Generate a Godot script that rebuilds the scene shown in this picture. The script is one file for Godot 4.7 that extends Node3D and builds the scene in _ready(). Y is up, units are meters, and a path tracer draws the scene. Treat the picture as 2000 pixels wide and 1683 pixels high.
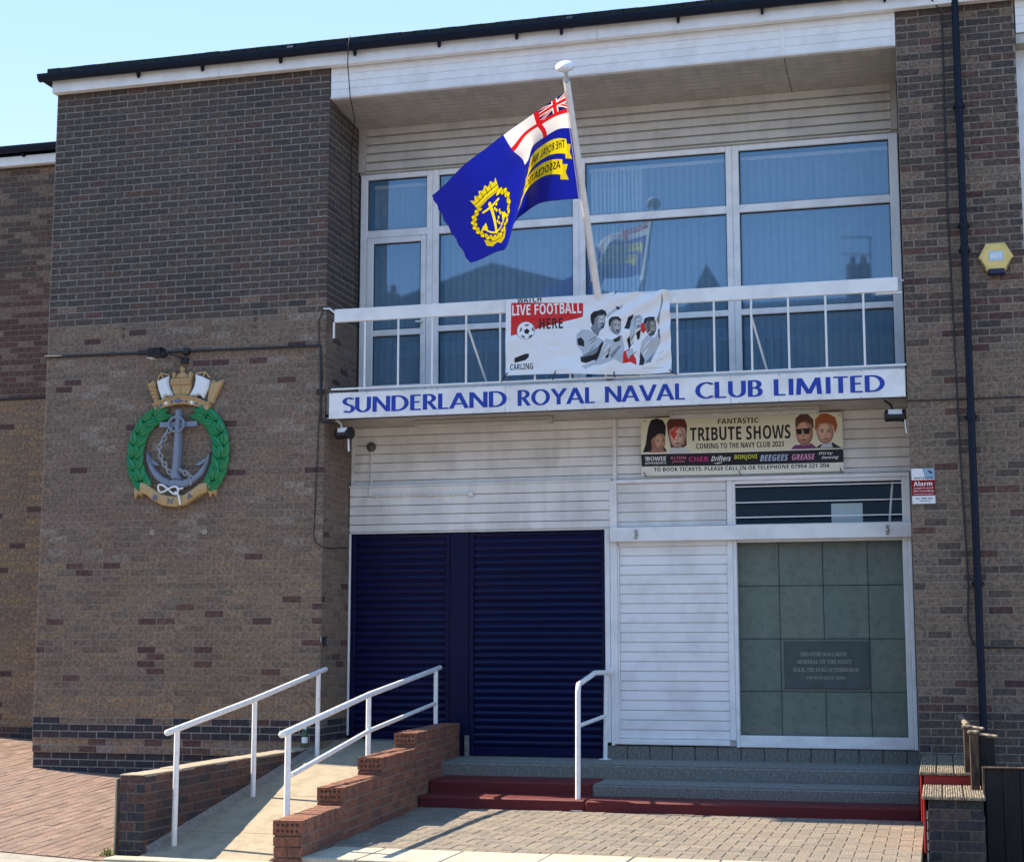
extends Node3D
# The front of a two-storey brick club on a sunny day. Metres; x runs right along the front, y up, z towards the street; z = 0 is the face of the brick piers.

const PITCH := 0.2214      # one brick and its joint
const COURSE := 0.075
const TOP := 7.6           # bed joint under the eaves
const XA := 3.32           # right edge of the left pier
const XB := 9.2885         # left edge of the right pier
const XC := 10.41          # right edge of the right pier
const EYE := Vector3(9.5042, 1.3847, 15.4055)

var rng := RandomNumberGenerator.new()
var T := {}    # textures
var M := {}    # materials
var PAL := []  # brick tones
var brick_cache := {}
var used_names := {}
var weather := FastNoiseLite.new()

# ------------------------------------------------------------------ mesh helper
class MB:
	var v = PackedVector3Array()
	var n = PackedVector3Array()
	var uv = PackedVector2Array()
	var c = PackedColorArray()
	var ix = PackedInt32Array()

	func quad(p0: Vector3, p1: Vector3, p2: Vector3, p3: Vector3, col := Color.WHITE, r := Rect2(0, 0, 1, 1)) -> void:
		var nn = (p2 - p0).cross(p3 - p1).normalized()
		var b = v.size()
		v.append_array([p0, p1, p2, p3])
		n.append_array([nn, nn, nn, nn])
		c.append_array([col, col, col, col])
		uv.append_array([Vector2(r.position.x, r.end.y), Vector2(r.end.x, r.end.y), Vector2(r.end.x, r.position.y), r.position])
		ix.append_array([b, b + 2, b + 1, b, b + 3, b + 2])

	func tri(p0: Vector3, p1: Vector3, p2: Vector3, col := Color.WHITE) -> void:
		var nn = (p1 - p0).cross(p2 - p0).normalized()
		var b = v.size()
		v.append_array([p0, p1, p2])
		n.append_array([nn, nn, nn])
		c.append_array([col, col, col])
		uv.append_array([Vector2.ZERO, Vector2.ZERO, Vector2.ZERO])
		ix.append_array([b, b + 2, b + 1])

	func hexa(a: Array, col := Color.WHITE) -> void:
		# a: the four lower corners counter-clockwise seen from above, then the four upper ones
		quad(a[3], a[2], a[1], a[0], col)
		quad(a[4], a[5], a[6], a[7], col)
		for i in 4:
			var j = (i + 1) % 4
			quad(a[i], a[j], a[j + 4], a[i + 4], col)

	func box(lo: Vector3, hi: Vector3, col := Color.WHITE) -> void:
		hexa([Vector3(lo.x, lo.y, hi.z), Vector3(hi.x, lo.y, hi.z), Vector3(hi.x, lo.y, lo.z), Vector3(lo.x, lo.y, lo.z),
			Vector3(lo.x, hi.y, hi.z), Vector3(hi.x, hi.y, hi.z), Vector3(hi.x, hi.y, lo.z), Vector3(lo.x, hi.y, lo.z)], col)

	func obox(at: Vector3, size: Vector3, basis := Basis.IDENTITY, col := Color.WHITE) -> void:
		var h = size * 0.5
		var a = []
		for q in [[-1, -1, 1], [1, -1, 1], [1, -1, -1], [-1, -1, -1], [-1, 1, 1], [1, 1, 1], [1, 1, -1], [-1, 1, -1]]:
			a.append(at + basis * Vector3(q[0] * h.x, q[1] * h.y, q[2] * h.z))
		hexa(a, col)

	func bbox(lo: Vector3, hi: Vector3, ch := 0.004, col := Color.WHITE) -> void:
		# a box with chamfered edges
		var mid = (lo + hi) * 0.5
		var h = (hi - lo) * 0.5
		var k: float = min(ch, min(h.x, min(h.y, h.z)) * 0.6)
		var P = func(sx, sy, sz, ax) -> Vector3:
			var d = Vector3(h.x - k, h.y - k, h.z - k)
			d[ax] = h[ax]
			return mid + Vector3(sx * d.x, sy * d.y, sz * d.z)
		for ax in 3:
			var u = (ax + 1) % 3
			var w = (ax + 2) % 3
			for s in [-1, 1]:
				var q = []
				for e in [[-1, -1], [1, -1], [1, 1], [-1, 1]]:
					var g = [0, 0, 0]
					g[ax] = s
					g[u] = e[0]
					g[w] = e[1]
					q.append(P.call(g[0], g[1], g[2], ax))
				if s < 0:
					q.reverse()
				quad(q[0], q[1], q[2], q[3], col)
			for su in [-1, 1]:
				for sw in [-1, 1]:
					var g0 = [0, 0, 0]
					var g1 = [0, 0, 0]
					g0[ax] = -1
					g1[ax] = 1
					for g in [g0, g1]:
						g[u] = su
						g[w] = sw
					var a0: Vector3 = P.call(g0[0], g0[1], g0[2], u)
					var a1: Vector3 = P.call(g1[0], g1[1], g1[2], u)
					var b0: Vector3 = P.call(g0[0], g0[1], g0[2], w)
					var b1: Vector3 = P.call(g1[0], g1[1], g1[2], w)
					if su * sw > 0:
						quad(a0, b0, b1, a1, col)
					else:
						quad(b0, a0, a1, b1, col)

	func tube(path: Array, radius, sides := 10, cap := true, col := Color.WHITE) -> void:
		var count = path.size()
		var up = Vector3.UP
		var first = v.size()
		var prev_x = Vector3.ZERO
		for i in count:
			var t: Vector3 = (path[min(i + 1, count - 1)] - path[max(i - 1, 0)]).normalized()
			var x: Vector3
			if i == 0:
				up = Vector3.UP if abs(t.y) < 0.9 else Vector3.RIGHT
				x = up.cross(t).normalized()
			else:
				x = (prev_x - t * prev_x.dot(t)).normalized()
			prev_x = x
			var y = t.cross(x)
			var r: float = radius[i] if radius is Array else radius
			for k in sides:
				var a = TAU * k / sides
				var d = x * cos(a) + y * sin(a)
				v.append(path[i] + d * r)
				n.append(d)
				c.append(col)
				uv.append(Vector2(float(k) / sides, i))
		for i in count - 1:
			for k in sides:
				var a = first + i * sides + k
				var b = first + i * sides + (k + 1) % sides
				ix.append_array([a, b + sides, b, a, a + sides, b + sides])
		if cap:
			for e in [0, count - 1]:
				var ring = first + int(e) * sides
				var t: Vector3 = (path[0] - path[1]).normalized() if e == 0 else (path[count - 1] - path[count - 2]).normalized()
				var b0 = v.size()
				for k in sides:
					v.append(v[ring + k])
					n.append(t)
					c.append(col)
					uv.append(Vector2.ZERO)
				for k in range(1, sides - 1):
					if e == 0:
						ix.append_array([b0, b0 + k, b0 + k + 1])
					else:
						ix.append_array([b0, b0 + k + 1, b0 + k])

	func lathe(profile: Array, x: Transform3D, sides := 18, col := Color.WHITE) -> void:
		# profile: Vector2(radius, height) from the bottom up, about the local y axis
		var first = v.size()
		var m = profile.size()
		for i in m:
			var d: Vector2 = profile[min(i + 1, m - 1)] - profile[max(i - 1, 0)]
			var nn = Vector2(d.y, -d.x).normalized()
			for k in sides:
				var a = TAU * k / sides
				v.append(x * Vector3(cos(a) * profile[i].x, profile[i].y, -sin(a) * profile[i].x))
				n.append((x.basis * Vector3(cos(a) * nn.x, nn.y, -sin(a) * nn.x)).normalized())
				c.append(col)
				uv.append(Vector2(float(k) / sides, float(i) / m))
		for i in m - 1:
			for k in sides:
				var a = first + i * sides + k
				var b = first + i * sides + (k + 1) % sides
				ix.append_array([a, b + sides, b, a, a + sides, b + sides])

	func prism(poly: PackedVector2Array, x: Transform3D, depth: float, col := Color.WHITE) -> void:
		# poly in the local xy plane, front at +z = depth
		var p = poly.duplicate()
		if Geometry2D.is_polygon_clockwise(p):
			p.reverse()
		var t = Geometry2D.triangulate_polygon(p)
		for i in range(0, t.size(), 3):
			var q = [p[t[i]], p[t[i + 1]], p[t[i + 2]]]
			if (q[1] - q[0]).cross(q[2] - q[0]) < 0:
				q.reverse()
			tri(x * Vector3(q[0].x, q[0].y, depth), x * Vector3(q[1].x, q[1].y, depth), x * Vector3(q[2].x, q[2].y, depth), col)
			tri(x * Vector3(q[2].x, q[2].y, 0), x * Vector3(q[1].x, q[1].y, 0), x * Vector3(q[0].x, q[0].y, 0), col)
		for i in p.size():
			var a: Vector2 = p[i]
			var b: Vector2 = p[(i + 1) % p.size()]
			quad(x * Vector3(a.x, a.y, 0), x * Vector3(b.x, b.y, 0), x * Vector3(b.x, b.y, depth), x * Vector3(a.x, a.y, depth), col)

	func sheet(f: Callable, nu: int, nv: int, col := Color.WHITE, flip := false) -> void:
		# smooth surface: f(u, v) for u, v in 0..1; v runs down
		var first = v.size()
		for j in nv + 1:
			for i in nu + 1:
				var u = float(i) / nu
				var w = float(j) / nv
				var p: Vector3 = f.call(u, w)
				var e = 0.5 / max(nu, nv)
				var du: Vector3 = f.call(min(u + e, 1.0), w) - f.call(max(u - e, 0.0), w)
				var dv: Vector3 = f.call(u, min(w + e, 1.0)) - f.call(u, max(w - e, 0.0))
				var nn = dv.cross(du).normalized()
				v.append(p)
				n.append(-nn if flip else nn)
				c.append(col)
				uv.append(Vector2(u, w))
		for j in nv:
			for i in nu:
				var a = first + j * (nu + 1) + i
				var b = a + nu + 1
				if flip:
					ix.append_array([a, b, a + 1, a + 1, b, b + 1])
				else:
					ix.append_array([a, a + 1, b, a + 1, b + 1, b])

	func mesh() -> ArrayMesh:
		var arr = []
		arr.resize(Mesh.ARRAY_MAX)
		arr[Mesh.ARRAY_VERTEX] = v
		arr[Mesh.ARRAY_NORMAL] = n
		arr[Mesh.ARRAY_TEX_UV] = uv
		arr[Mesh.ARRAY_COLOR] = c
		arr[Mesh.ARRAY_INDEX] = ix
		var m = ArrayMesh.new()
		m.add_surface_from_arrays(Mesh.PRIMITIVE_TRIANGLES, arr)
		return m

# ------------------------------------------------------------------ a small canvas for prints (lettering, posters, the flag's dyes)
class Canvas:
	var im: Image
	var w: int
	var h: int
	func _init(width: int, height: int, ground: Color) -> void:
		w = width
		h = height
		im = Image.create(w, h, false, Image.FORMAT_RGBA8)
		im.fill(ground)
	func poly(p: PackedVector2Array, col: Color) -> void:
		var y0 = 1e9
		var y1 = -1e9
		for q in p:
			y0 = min(y0, q.y)
			y1 = max(y1, q.y)
		var count = p.size()
		for y in range(max(0, int(floor(y0))), min(h - 1, int(ceil(y1))) + 1):
			var yc = y + 0.5
			var xs = []
			for i in count:
				var a: Vector2 = p[i]
				var b: Vector2 = p[(i + 1) % count]
				if (a.y <= yc) != (b.y <= yc):
					xs.append(a.x + (yc - a.y) / (b.y - a.y) * (b.x - a.x))
			xs.sort()
			for k in range(0, xs.size() - 1, 2):
				var x0: int = max(0, int(round(xs[k])))
				var x1: int = min(w, int(round(xs[k + 1])))
				if x1 > x0:
					im.fill_rect(Rect2i(x0, y, x1 - x0, 1), col)
	func pts(a: Array, col: Color) -> void:
		var p = PackedVector2Array()
		for i in range(0, a.size(), 2):
			p.append(Vector2(a[i], a[i + 1]))
		poly(p, col)
	func rect(x: float, y: float, ww: float, hh: float, col: Color) -> void:
		im.fill_rect(Rect2i(int(x), int(y), int(ww), int(hh)), col)
	func oval(cx: float, cy: float, rx: float, ry: float, col: Color, turn := 0.0) -> void:
		var p = PackedVector2Array()
		for i in 28:
			var a = TAU * i / 28.0
			p.append(Vector2(cx, cy) + Vector2(cos(a) * rx, sin(a) * ry).rotated(turn))
		poly(p, col)
	func line(a: Array, width: float, col: Color) -> void:
		for i in range(0, a.size() - 2, 2):
			var p = Vector2(a[i], a[i + 1])
			var q = Vector2(a[i + 2], a[i + 3])
			var d = (q - p).normalized().orthogonal() * width * 0.5
			poly(PackedVector2Array([p + d, q + d, q - d, p - d]), col)
			oval(q.x, q.y, width * 0.5, width * 0.5, col)
			oval(p.x, p.y, width * 0.5, width * 0.5, col)
	func text(s: String, font: Font, box: Rect2, col: Color, turn := 0.0, slant := 0.0) -> void:
		# the word set to fill the box
		var tm = TextMesh.new()
		tm.text = s
		tm.font = font
		tm.font_size = 64
		tm.depth = 0.0
		tm.pixel_size = 0.01
		var arr = tm.get_mesh_arrays()
		var vv: PackedVector3Array = arr[Mesh.ARRAY_VERTEX]
		var ii: PackedInt32Array = arr[Mesh.ARRAY_INDEX]
		if vv.is_empty():
			return
		var lo = Vector2(1e9, 1e9)
		var hi = -lo
		for q in vv:
			lo = lo.min(Vector2(q.x, q.y))
			hi = hi.max(Vector2(q.x, q.y))
		var mid = box.get_center()
		var f = func(k: int) -> Vector2:
			var q = vv[ii[k]]
			var g = (Vector2(q.x, q.y) - lo) / (hi - lo) - Vector2(0.5, 0.5)
			return mid + Vector2(g.x * box.size.x + g.y * slant * box.size.y, -g.y * box.size.y).rotated(turn)
		for k in range(0, ii.size(), 3):
			poly(PackedVector2Array([f.call(k), f.call(k + 1), f.call(k + 2)]), col)
	func texture() -> ImageTexture:
		im.generate_mipmaps()
		return ImageTexture.create_from_image(im)

# ------------------------------------------------------------------ nodes
func numbered(called: String) -> String:
	if not used_names.has(called):
		used_names[called] = 0
		return called
	used_names[called] += 1
	return "%s_%03d" % [called, used_names[called]]

func tag(o: Node, label: String, category := "", group := "", kind := "") -> Node:
	if label:
		o.set_meta("label", label)
	if category:
		o.set_meta("category", category)
	if group:
		o.set_meta("group", group)
	if kind:
		o.set_meta("kind", kind)
	return o

func thing(called: String, label: String, category: String, at := Vector3.ZERO, group := "") -> Node3D:
	var o = Node3D.new()
	o.name = numbered(called)
	add_child(o)
	o.position = at
	tag(o, label, category, group)
	return o

func put(mb: MB, called: String, m: Material, parent: Node3D) -> MeshInstance3D:
	var o = MeshInstance3D.new()
	o.mesh = mb.mesh()
	o.material_override = m
	o.name = numbered(called) if parent == self else called
	parent.add_child(o, true)
	return o

func whole(mb: MB, called: String, m: Material, label: String, category: String, group := "") -> MeshInstance3D:
	var o = put(mb, called, m, self)
	tag(o, label, category, group)
	return o

func bx(lo: Vector3, hi: Vector3, called: String, m: Material, parent: Node3D, ch := 0.004) -> MeshInstance3D:
	var b = MB.new()
	b.bbox(lo.min(hi), lo.max(hi), ch)
	return put(b, called, m, parent)

func pipe(path: Array, r: float, called: String, m: Material, parent: Node3D, sides := 12) -> MeshInstance3D:
	var b = MB.new()
	b.tube(path, r, sides)
	return put(b, called, m, parent)

# ------------------------------------------------------------------ textures and materials
func noise_image(size: int, freq: float, octaves: int, seed_: int, lo: float, hi: float, gain := 0.5, stretch := Vector2.ONE, power := 1.0, kind := FastNoiseLite.TYPE_SIMPLEX_SMOOTH) -> Image:
	var f = FastNoiseLite.new()
	f.noise_type = kind
	f.seed = seed_
	f.frequency = freq
	f.fractal_octaves = octaves
	f.fractal_gain = gain
	var src = f.get_seamless_image(int(size / stretch.x), int(size / stretch.y))
	src.convert(Image.FORMAT_L8)
	if src.get_size() != Vector2i(size, size):
		src.resize(size, size, Image.INTERPOLATE_CUBIC)
	var data = src.get_data()
	for i in data.size():
		data[i] = int(clamp(lo + (hi - lo) * pow(data[i] / 255.0, power), 0.0, 1.0) * 255.0)
	return Image.create_from_data(size, size, false, Image.FORMAT_L8, data)

func grain(size: int, seed_: int, lo: float, hi: float, power := 1.0) -> Image:
	# fine even grain, a pixel or two across
	var r = RandomNumberGenerator.new()
	r.seed = seed_
	var data = PackedByteArray()
	data.resize(size * size)
	for i in data.size():
		data[i] = int(clamp(lo + (hi - lo) * pow(r.randf(), power), 0.0, 1.0) * 255.0)
	var im = Image.create_from_data(size, size, false, Image.FORMAT_L8, data)
	im.resize(int(size * 0.6), int(size * 0.6), Image.INTERPOLATE_BILINEAR)
	im.resize(size, size, Image.INTERPOLATE_CUBIC)
	return im

func mixed(a: Image, b: Image) -> Image:
	var da = a.get_data()
	var db = b.get_data()
	for i in da.size():
		da[i] = int(da[i] * db[i] / 255.0)
	return Image.create_from_data(a.get_width(), a.get_height(), false, Image.FORMAT_L8, da)

func tex(im: Image) -> ImageTexture:
	im.generate_mipmaps()
	return ImageTexture.create_from_image(im)

func lin(r: float, g: float, b: float) -> Color:
	return Color(r, g, b).linear_to_srgb()

func mat(col: Color, rough: float, grain := "", scale := 1.0, bump := "", bump_cm := 0.0, vertex := false) -> StandardMaterial3D:
	var m = StandardMaterial3D.new()
	m.albedo_color = col
	m.roughness = rough
	m.vertex_color_use_as_albedo = vertex
	if grain or bump:
		m.uv1_triplanar = true
		m.uv1_world_triplanar = true
		m.uv1_scale = Vector3.ONE * scale
	if grain:
		m.albedo_texture = T[grain]
	if bump:
		m.heightmap_enabled = true
		m.heightmap_texture = T[bump]
		m.heightmap_scale = bump_cm
	return m

func make_materials() -> void:
	T.grit = tex(mixed(noise_image(512, 0.03, 5, 3, 0.62, 1.14, 0.6), grain(512, 4, 0.72, 1.08)))
	T.speck = tex(mixed(grain(512, 11, 0.30, 1.30), noise_image(512, 0.02, 4, 12, 0.75, 1.1)))
	T.grime = tex(mixed(noise_image(512, 0.006, 5, 21, 0.90, 1.06, 0.6), noise_image(512, 0.02, 4, 22, 0.94, 1.05, 0.55, Vector2(1, 8))))
	T.faint = tex(mixed(noise_image(512, 0.006, 5, 31, 0.93, 1.05, 0.6), noise_image(512, 0.2, 2, 32, 0.96, 1.02)))
	T.wood = tex(noise_image(512, 0.05, 5, 41, 0.35, 1.15, 0.6, Vector2(1, 8)))
	T.rough = tex(mixed(grain(512, 51, 0.2, 1.0), noise_image(512, 0.06, 4, 52, 0.3, 1.0)))
	T.cloud = tex(mixed(noise_image(512, 0.010, 5, 61, 0.86, 1.08, 0.65), grain(512, 62, 0.72, 1.12)))
	M.brick = mat(Color.WHITE, 0.9, "grit", 1.3, "rough", 0.12, true)
	M.mortar = mat(Color.WHITE, 0.95, "grit", 3.1, "rough", 0.2, true)
	M.white = mat(lin(0.86, 0.865, 0.87), 0.42, "faint", 0.7)
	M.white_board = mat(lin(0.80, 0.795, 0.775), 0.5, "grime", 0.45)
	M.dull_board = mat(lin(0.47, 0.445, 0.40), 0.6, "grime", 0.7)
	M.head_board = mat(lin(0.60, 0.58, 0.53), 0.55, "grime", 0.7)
	M.sign_white = mat(lin(0.87, 0.88, 0.89), 0.3, "faint", 0.9)
	M.sign_blue = mat(lin(0.010, 0.045, 0.36), 0.45)
	M.upvc = mat(lin(0.86, 0.87, 0.88), 0.3, "faint", 1.1)
	M.seal = mat(lin(0.015, 0.015, 0.018), 0.6)
	M.black = mat(lin(0.012, 0.013, 0.018), 0.45, "faint", 3.0)
	M.gutter = mat(lin(0.004, 0.010, 0.026), 0.5, "grime", 1.5)
	M.felt = mat(lin(0.05, 0.06, 0.06), 0.95, "speck", 4.0, "rough", 0.8)
	M.navy = mat(lin(0.0035, 0.0062, 0.046), 0.4, "grime", 1.4)
	M.navy_post = mat(lin(0.0032, 0.006, 0.040), 0.45, "grime", 1.4)
	for q in [M.navy, M.navy_post, M.gutter]:
		q.metallic_specular = 0.32
	M.rail = mat(lin(0.85, 0.85, 0.85), 0.35, "faint", 3.0)
	M.steel = mat(lin(0.45, 0.46, 0.47), 0.35)
	M.steel.metallic = 0.7
	M.concrete = mat(lin(0.46, 0.44, 0.40), 0.92, "speck", 1.6, "rough", 0.35)
	M.aggregate = mat(lin(0.44, 0.425, 0.385), 0.92, "speck", 3.2, "rough", 0.6)
	M.ramp = mat(lin(0.43, 0.365, 0.27), 0.93, "cloud", 0.9, "rough", 0.4)
	M.slab = mat(lin(0.55, 0.50, 0.40), 0.9, "cloud", 0.9, "rough", 0.3)
	M.footway = mat(lin(0.40, 0.37, 0.32), 0.93, "cloud", 0.7, "rough", 0.3)
	M.paver = mat(Color.WHITE, 0.92, "grit", 2.7, "rough", 0.25, true)
	M.sand = mat(lin(0.23, 0.19, 0.14), 0.97, "speck", 4.0)
	M.red_paint = mat(lin(0.34, 0.020, 0.026), 0.5, "speck", 5.0, "rough", 1.0)
	M.red_board = mat(lin(0.30, 0.012, 0.014), 0.5, "faint", 2.0)
	M.stone = mat(lin(0.19, 0.225, 0.17), 0.35, "cloud", 1.3)
	M.plaque = mat(lin(0.075, 0.10, 0.09), 0.3, "cloud", 1.0)
	M.gilt = mat(lin(0.42, 0.40, 0.33), 0.5)
	M.deck = mat(lin(0.36, 0.30, 0.22), 0.85, "wood", 1.5)
	M.dark_timber = mat(lin(0.010, 0.008, 0.010), 0.8, "wood", 1.0)
	M.brown_timber = mat(lin(0.13, 0.075, 0.045), 0.8, "wood", 1.2)
	M.room = mat(lin(0.20, 0.20, 0.19), 0.9)
	M.blind = mat(lin(0.22, 0.245, 0.245), 0.85, "faint", 2.0)
	M.blind.backlight_enabled = true
	M.blind.backlight = Color(0.35, 0.38, 0.38)
	M.curtain = mat(lin(0.62, 0.70, 0.70), 0.9, "faint", 2.0)
	var g = StandardMaterial3D.new()
	g.albedo_color = Color(lin(0.24, 0.56, 0.90), 0.03)
	g.transparency = BaseMaterial3D.TRANSPARENCY_ALPHA
	g.roughness = 0.02
	g.metallic = 0.33
	M.glass = g
	var g2: StandardMaterial3D = g.duplicate()
	g2.metallic = 0.0
	g2.metallic_specular = 0.3
	M.clear = g2
	var g3: StandardMaterial3D = g.duplicate()
	g3.albedo_color = Color(lin(0.02, 0.12, 0.05), 0.55)
	g3.metallic = 0.0
	g3.roughness = 0.08
	M.bottle = g3
	# brick tones: 0-5 dark grey-brown, 6-7 reddish, 8-12 brown, 13-17 tan, 18-20 dark red, 21-25 dark engineering brick, 26-27 pale
	for q in [[0.135, 0.104, 0.087], [0.121, 0.094, 0.083], [0.147, 0.114, 0.091], [0.127, 0.098, 0.084], [0.108, 0.087, 0.082], [0.157, 0.119, 0.095], [0.184, 0.105, 0.086], [0.165, 0.103, 0.083], [0.310, 0.218, 0.161], [0.331, 0.234, 0.170], [0.291, 0.208, 0.155], [0.276, 0.211, 0.157], [0.350, 0.250, 0.185], [0.393, 0.275, 0.172], [0.374, 0.263, 0.181], [0.422, 0.281, 0.169], [0.340, 0.240, 0.169], [0.447, 0.296, 0.172], [0.135, 0.071, 0.064], [0.165, 0.086, 0.074], [0.193, 0.102, 0.084], [0.058, 0.053, 0.067], [0.071, 0.060, 0.072], [0.050, 0.053, 0.060], [0.092, 0.064, 0.072], [0.046, 0.046, 0.064], [0.464, 0.342, 0.233], [0.384, 0.308, 0.243]]:
		PAL.append(Color(q[0], q[1], q[2]))

# ------------------------------------------------------------------ brickwork
func brick_into(b: MB, at: Vector3, rt: Vector3, out: Vector3, w: float, h: float, col: Color, deep := 0.014) -> void:
	var up = out.cross(rt)
	var k = 0.0025
	var f = []
	var s = []
	var r = []
	for e in [[-1, -1], [1, -1], [1, 1], [-1, 1]]:
		var ja = rng.randf_range(-0.0016, 0.0012)
		var jb = rng.randf_range(-0.0016, 0.0012)
		f.append(at + rt * (e[0] * (w * 0.5 - k + ja)) + up * (e[1] * (h * 0.5 - k + jb)))
		s.append(at + rt * (e[0] * (w * 0.5 + ja)) + up * (e[1] * (h * 0.5 + jb)) - out * k)
		r.append(s[-1] - out * deep)
	b.quad(f[0], f[1], f[2], f[3], col)
	for i in 4:
		var j = (i + 1) % 4
		b.quad(s[i], s[j], f[j], f[i], col)
		b.quad(r[i], r[j], s[j], s[i], col)

func lay(list: Array, o: Vector3, rt: Vector3, out: Vector3, width: float, n0: int, n1: int, start_half: bool, tone: Callable, setback = null, unit := PITCH) -> void:
	# courses n0..n1-1; course n hangs below joint n. o: the wall's left edge at y = 0
	for n in range(n0, n1):
		var y = TOP - COURSE * (n - 0.5)
		var half = (n % 2 == 1) == start_half
		var x = -unit * 0.5 if half else 0.0
		var back: float = setback.call(n) if setback != null else 0.0
		while x < width - 0.02:
			var a: float = max(x, 0.0)
			var e: float = min(x + unit, width)
			if e - a > 0.04:
				var w = e - a - 0.0105
				if e >= width - 0.001:
					w = e - a - 0.005
				var t: int = tone.call(n, o + rt * ((a + e) * 0.5))
				var j = Vector3(0, rng.randf_range(-0.0012, 0.0012), 0)
				var at = o + rt * (a + 0.005 + w * 0.5) + Vector3(0, y, 0) + j + out * (rng.randf_range(-0.0018, 0.0012) - back)
				list.append({"at": at, "rt": rt, "out": out, "w": w, "tone": t, "big": w * out.dot((EYE - at).normalized()) / at.distance_to(EYE)})
			x += unit

func set_bricks(list: Array, parent: Node3D, most: int) -> void:
	# the bricks that show largest are pieces of their own, the rest one part
	list.sort_custom(func(a, b): return a.big > b.big)
	var rest = MB.new()
	for i in list.size():
		var q: Dictionary = list[i]
		if i < most:
			var key = "%d_%d" % [q.tone, int(round(q.w * 50))]
			if not brick_cache.has(key):
				var one = MB.new()
				brick_into(one, Vector3.ZERO, Vector3.RIGHT, Vector3.BACK, round(q.w * 50) / 50.0, 0.0645, PAL[q.tone])
				brick_cache[key] = one.mesh()
			var o = MeshInstance3D.new()
			o.mesh = brick_cache[key]
			o.material_override = M.brick
			o.name = "brick"
			var rt: Vector3 = q.rt
			var out: Vector3 = q.out
			o.transform = Transform3D(Basis(rt, out.cross(rt), out).scaled_local(Vector3(q.w / (round(q.w * 50) / 50.0), 1, 1)), q.at)
			parent.add_child(o, true)
		else:
			var k = rng.randf_range(0.94, 1.06) * (1.0 + 0.16 * weather.get_noise_3dv(q.at * Vector3(1.0, 0.6, 1.0)))
			var col: Color = PAL[q.tone]
			brick_into(rest, q.at, q.rt, q.out, q.w, 0.0645, Color(col.r * k, col.g * k, col.b * k))
	if rest.v.size():
		tag(put(rest, "brickwork", M.brick, parent), "", "", "", "stuff")

func pick(a: Array) -> int:
	return a[rng.randi() % a.size()]

# ------------------------------------------------------------------ sky, sun, camera
func set_light() -> void:
	var cam = Camera3D.new()
	cam.name = "camera"
	cam.fov = rad_to_deg(2.0 * atan(841.5 / 3086.6))
	cam.near = 0.1
	cam.far = 400.0
	cam.transform = Transform3D(Basis.from_euler(Vector3(0.1349, 0.2623, 0.0003), EULER_ORDER_YXZ), EYE)
	add_child(cam)
	cam.current = true
	var env = Environment.new()
	env.background_mode = Environment.BG_SKY
	var sm = ProceduralSkyMaterial.new()
	sm.sky_top_color = Color(0.120, 0.245, 0.45).linear_to_srgb()
	sm.sky_horizon_color = Color(0.47, 0.55, 0.70).linear_to_srgb()
	sm.sky_curve = 0.20
	sm.ground_bottom_color = Color(0.35, 0.33, 0.30)
	sm.ground_horizon_color = Color(0.60, 0.62, 0.62)
	sm.sun_angle_max = 1.0
	sm.energy_multiplier = 1.0
	var sky = Sky.new()
	sky.sky_material = sm
	env.sky = sky
	env.tonemap_mode = Environment.TONE_MAPPER_LINEAR
	env.tonemap_exposure = 2.8
	env.sdfgi_enabled = true
	env.ssao_enabled = true
	env.ssil_enabled = true
	var we = WorldEnvironment.new()
	we.name = "environment"
	we.environment = env
	add_child(we)
	var sun = DirectionalLight3D.new()
	sun.name = "sun"
	sun.light_color = Color(1.0, 0.93, 0.82)
	sun.light_energy = 1.4
	sun.light_angular_distance = 0.5
	sun.shadow_enabled = true
	add_child(sun)
	sun.look_at_from_position(Vector3.ZERO, Vector3(1.05, -1.0, 0.165), Vector3.UP)

# ------------------------------------------------------------------ the club
func left_tone(n: int, _p: Vector3) -> int:
	var r = rng.randf()
	if n >= 99:
		return pick([21, 22, 23, 24, 25, 22])
	if n >= 97:
		return pick([13, 14, 15, 16, 12, 20]) if r < 0.9 else pick([19, 27])
	if n >= 95:
		return pick([21, 23, 25, 22, 21, 24])
	if n >= 94:
		return pick([21, 24, 22, 19, 10])
	if n >= 91:
		return pick([15, 13, 17, 14, 15, 16])
	if n >= 72:
		if r < 0.085:
			return pick([18, 19, 20, 20])
		if r < 0.55:
			return pick([13, 14, 16, 14, 12])
		return pick([8, 9, 12, 11, 10, 16])
	if n >= 37:
		if r < 0.04:
			return pick([18, 19])
		return pick([8, 9, 10, 12, 11, 9, 16, 27] if r > 0.3 else [10, 11, 8])
	if n >= 34 and r < 0.4:
		return pick([6, 7, 8, 5])
	if r < 0.05:
		return pick([6, 7])
	return pick([0, 1, 2, 3, 4, 5, 2, 0])

func right_tone(n: int, _p: Vector3) -> int:
	var r = rng.randf()
	if n >= 92:
		return pick([0, 1, 2, 3, 21, 5])
	if n >= 46:
		if r < 0.10:
			return pick([18, 19, 20])
		return pick([8, 9, 10, 11, 11, 5, 10, 16])
	if n >= 14:
		if r < 0.22:
			return pick([6, 7, 20, 8])
		if r < 0.28:
			return pick([4, 18])
		return pick([5, 2, 10, 11, 0, 5])
	if r < 0.14:
		return pick([6, 7, 4])
	return pick([5, 2, 0, 10, 3, 2])

func wing_tone(n: int, _p: Vector3) -> int:
	var r = rng.randf()
	if n >= 97:
		return pick([21, 22, 24, 19])
	if n >= 43:
		if r < 0.05:
			return pick([18, 19])
		return pick([13, 15, 17, 14, 13, 16, 12])
	if n >= 22:
		return pick([7, 6, 20, 8, 19, 10])
	return pick([5, 8, 2, 10, 5, 7])

func base_setback(n: int) -> float:
	return 0.034 if n >= 99 else (0.012 if n >= 97 else 0.0)

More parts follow.
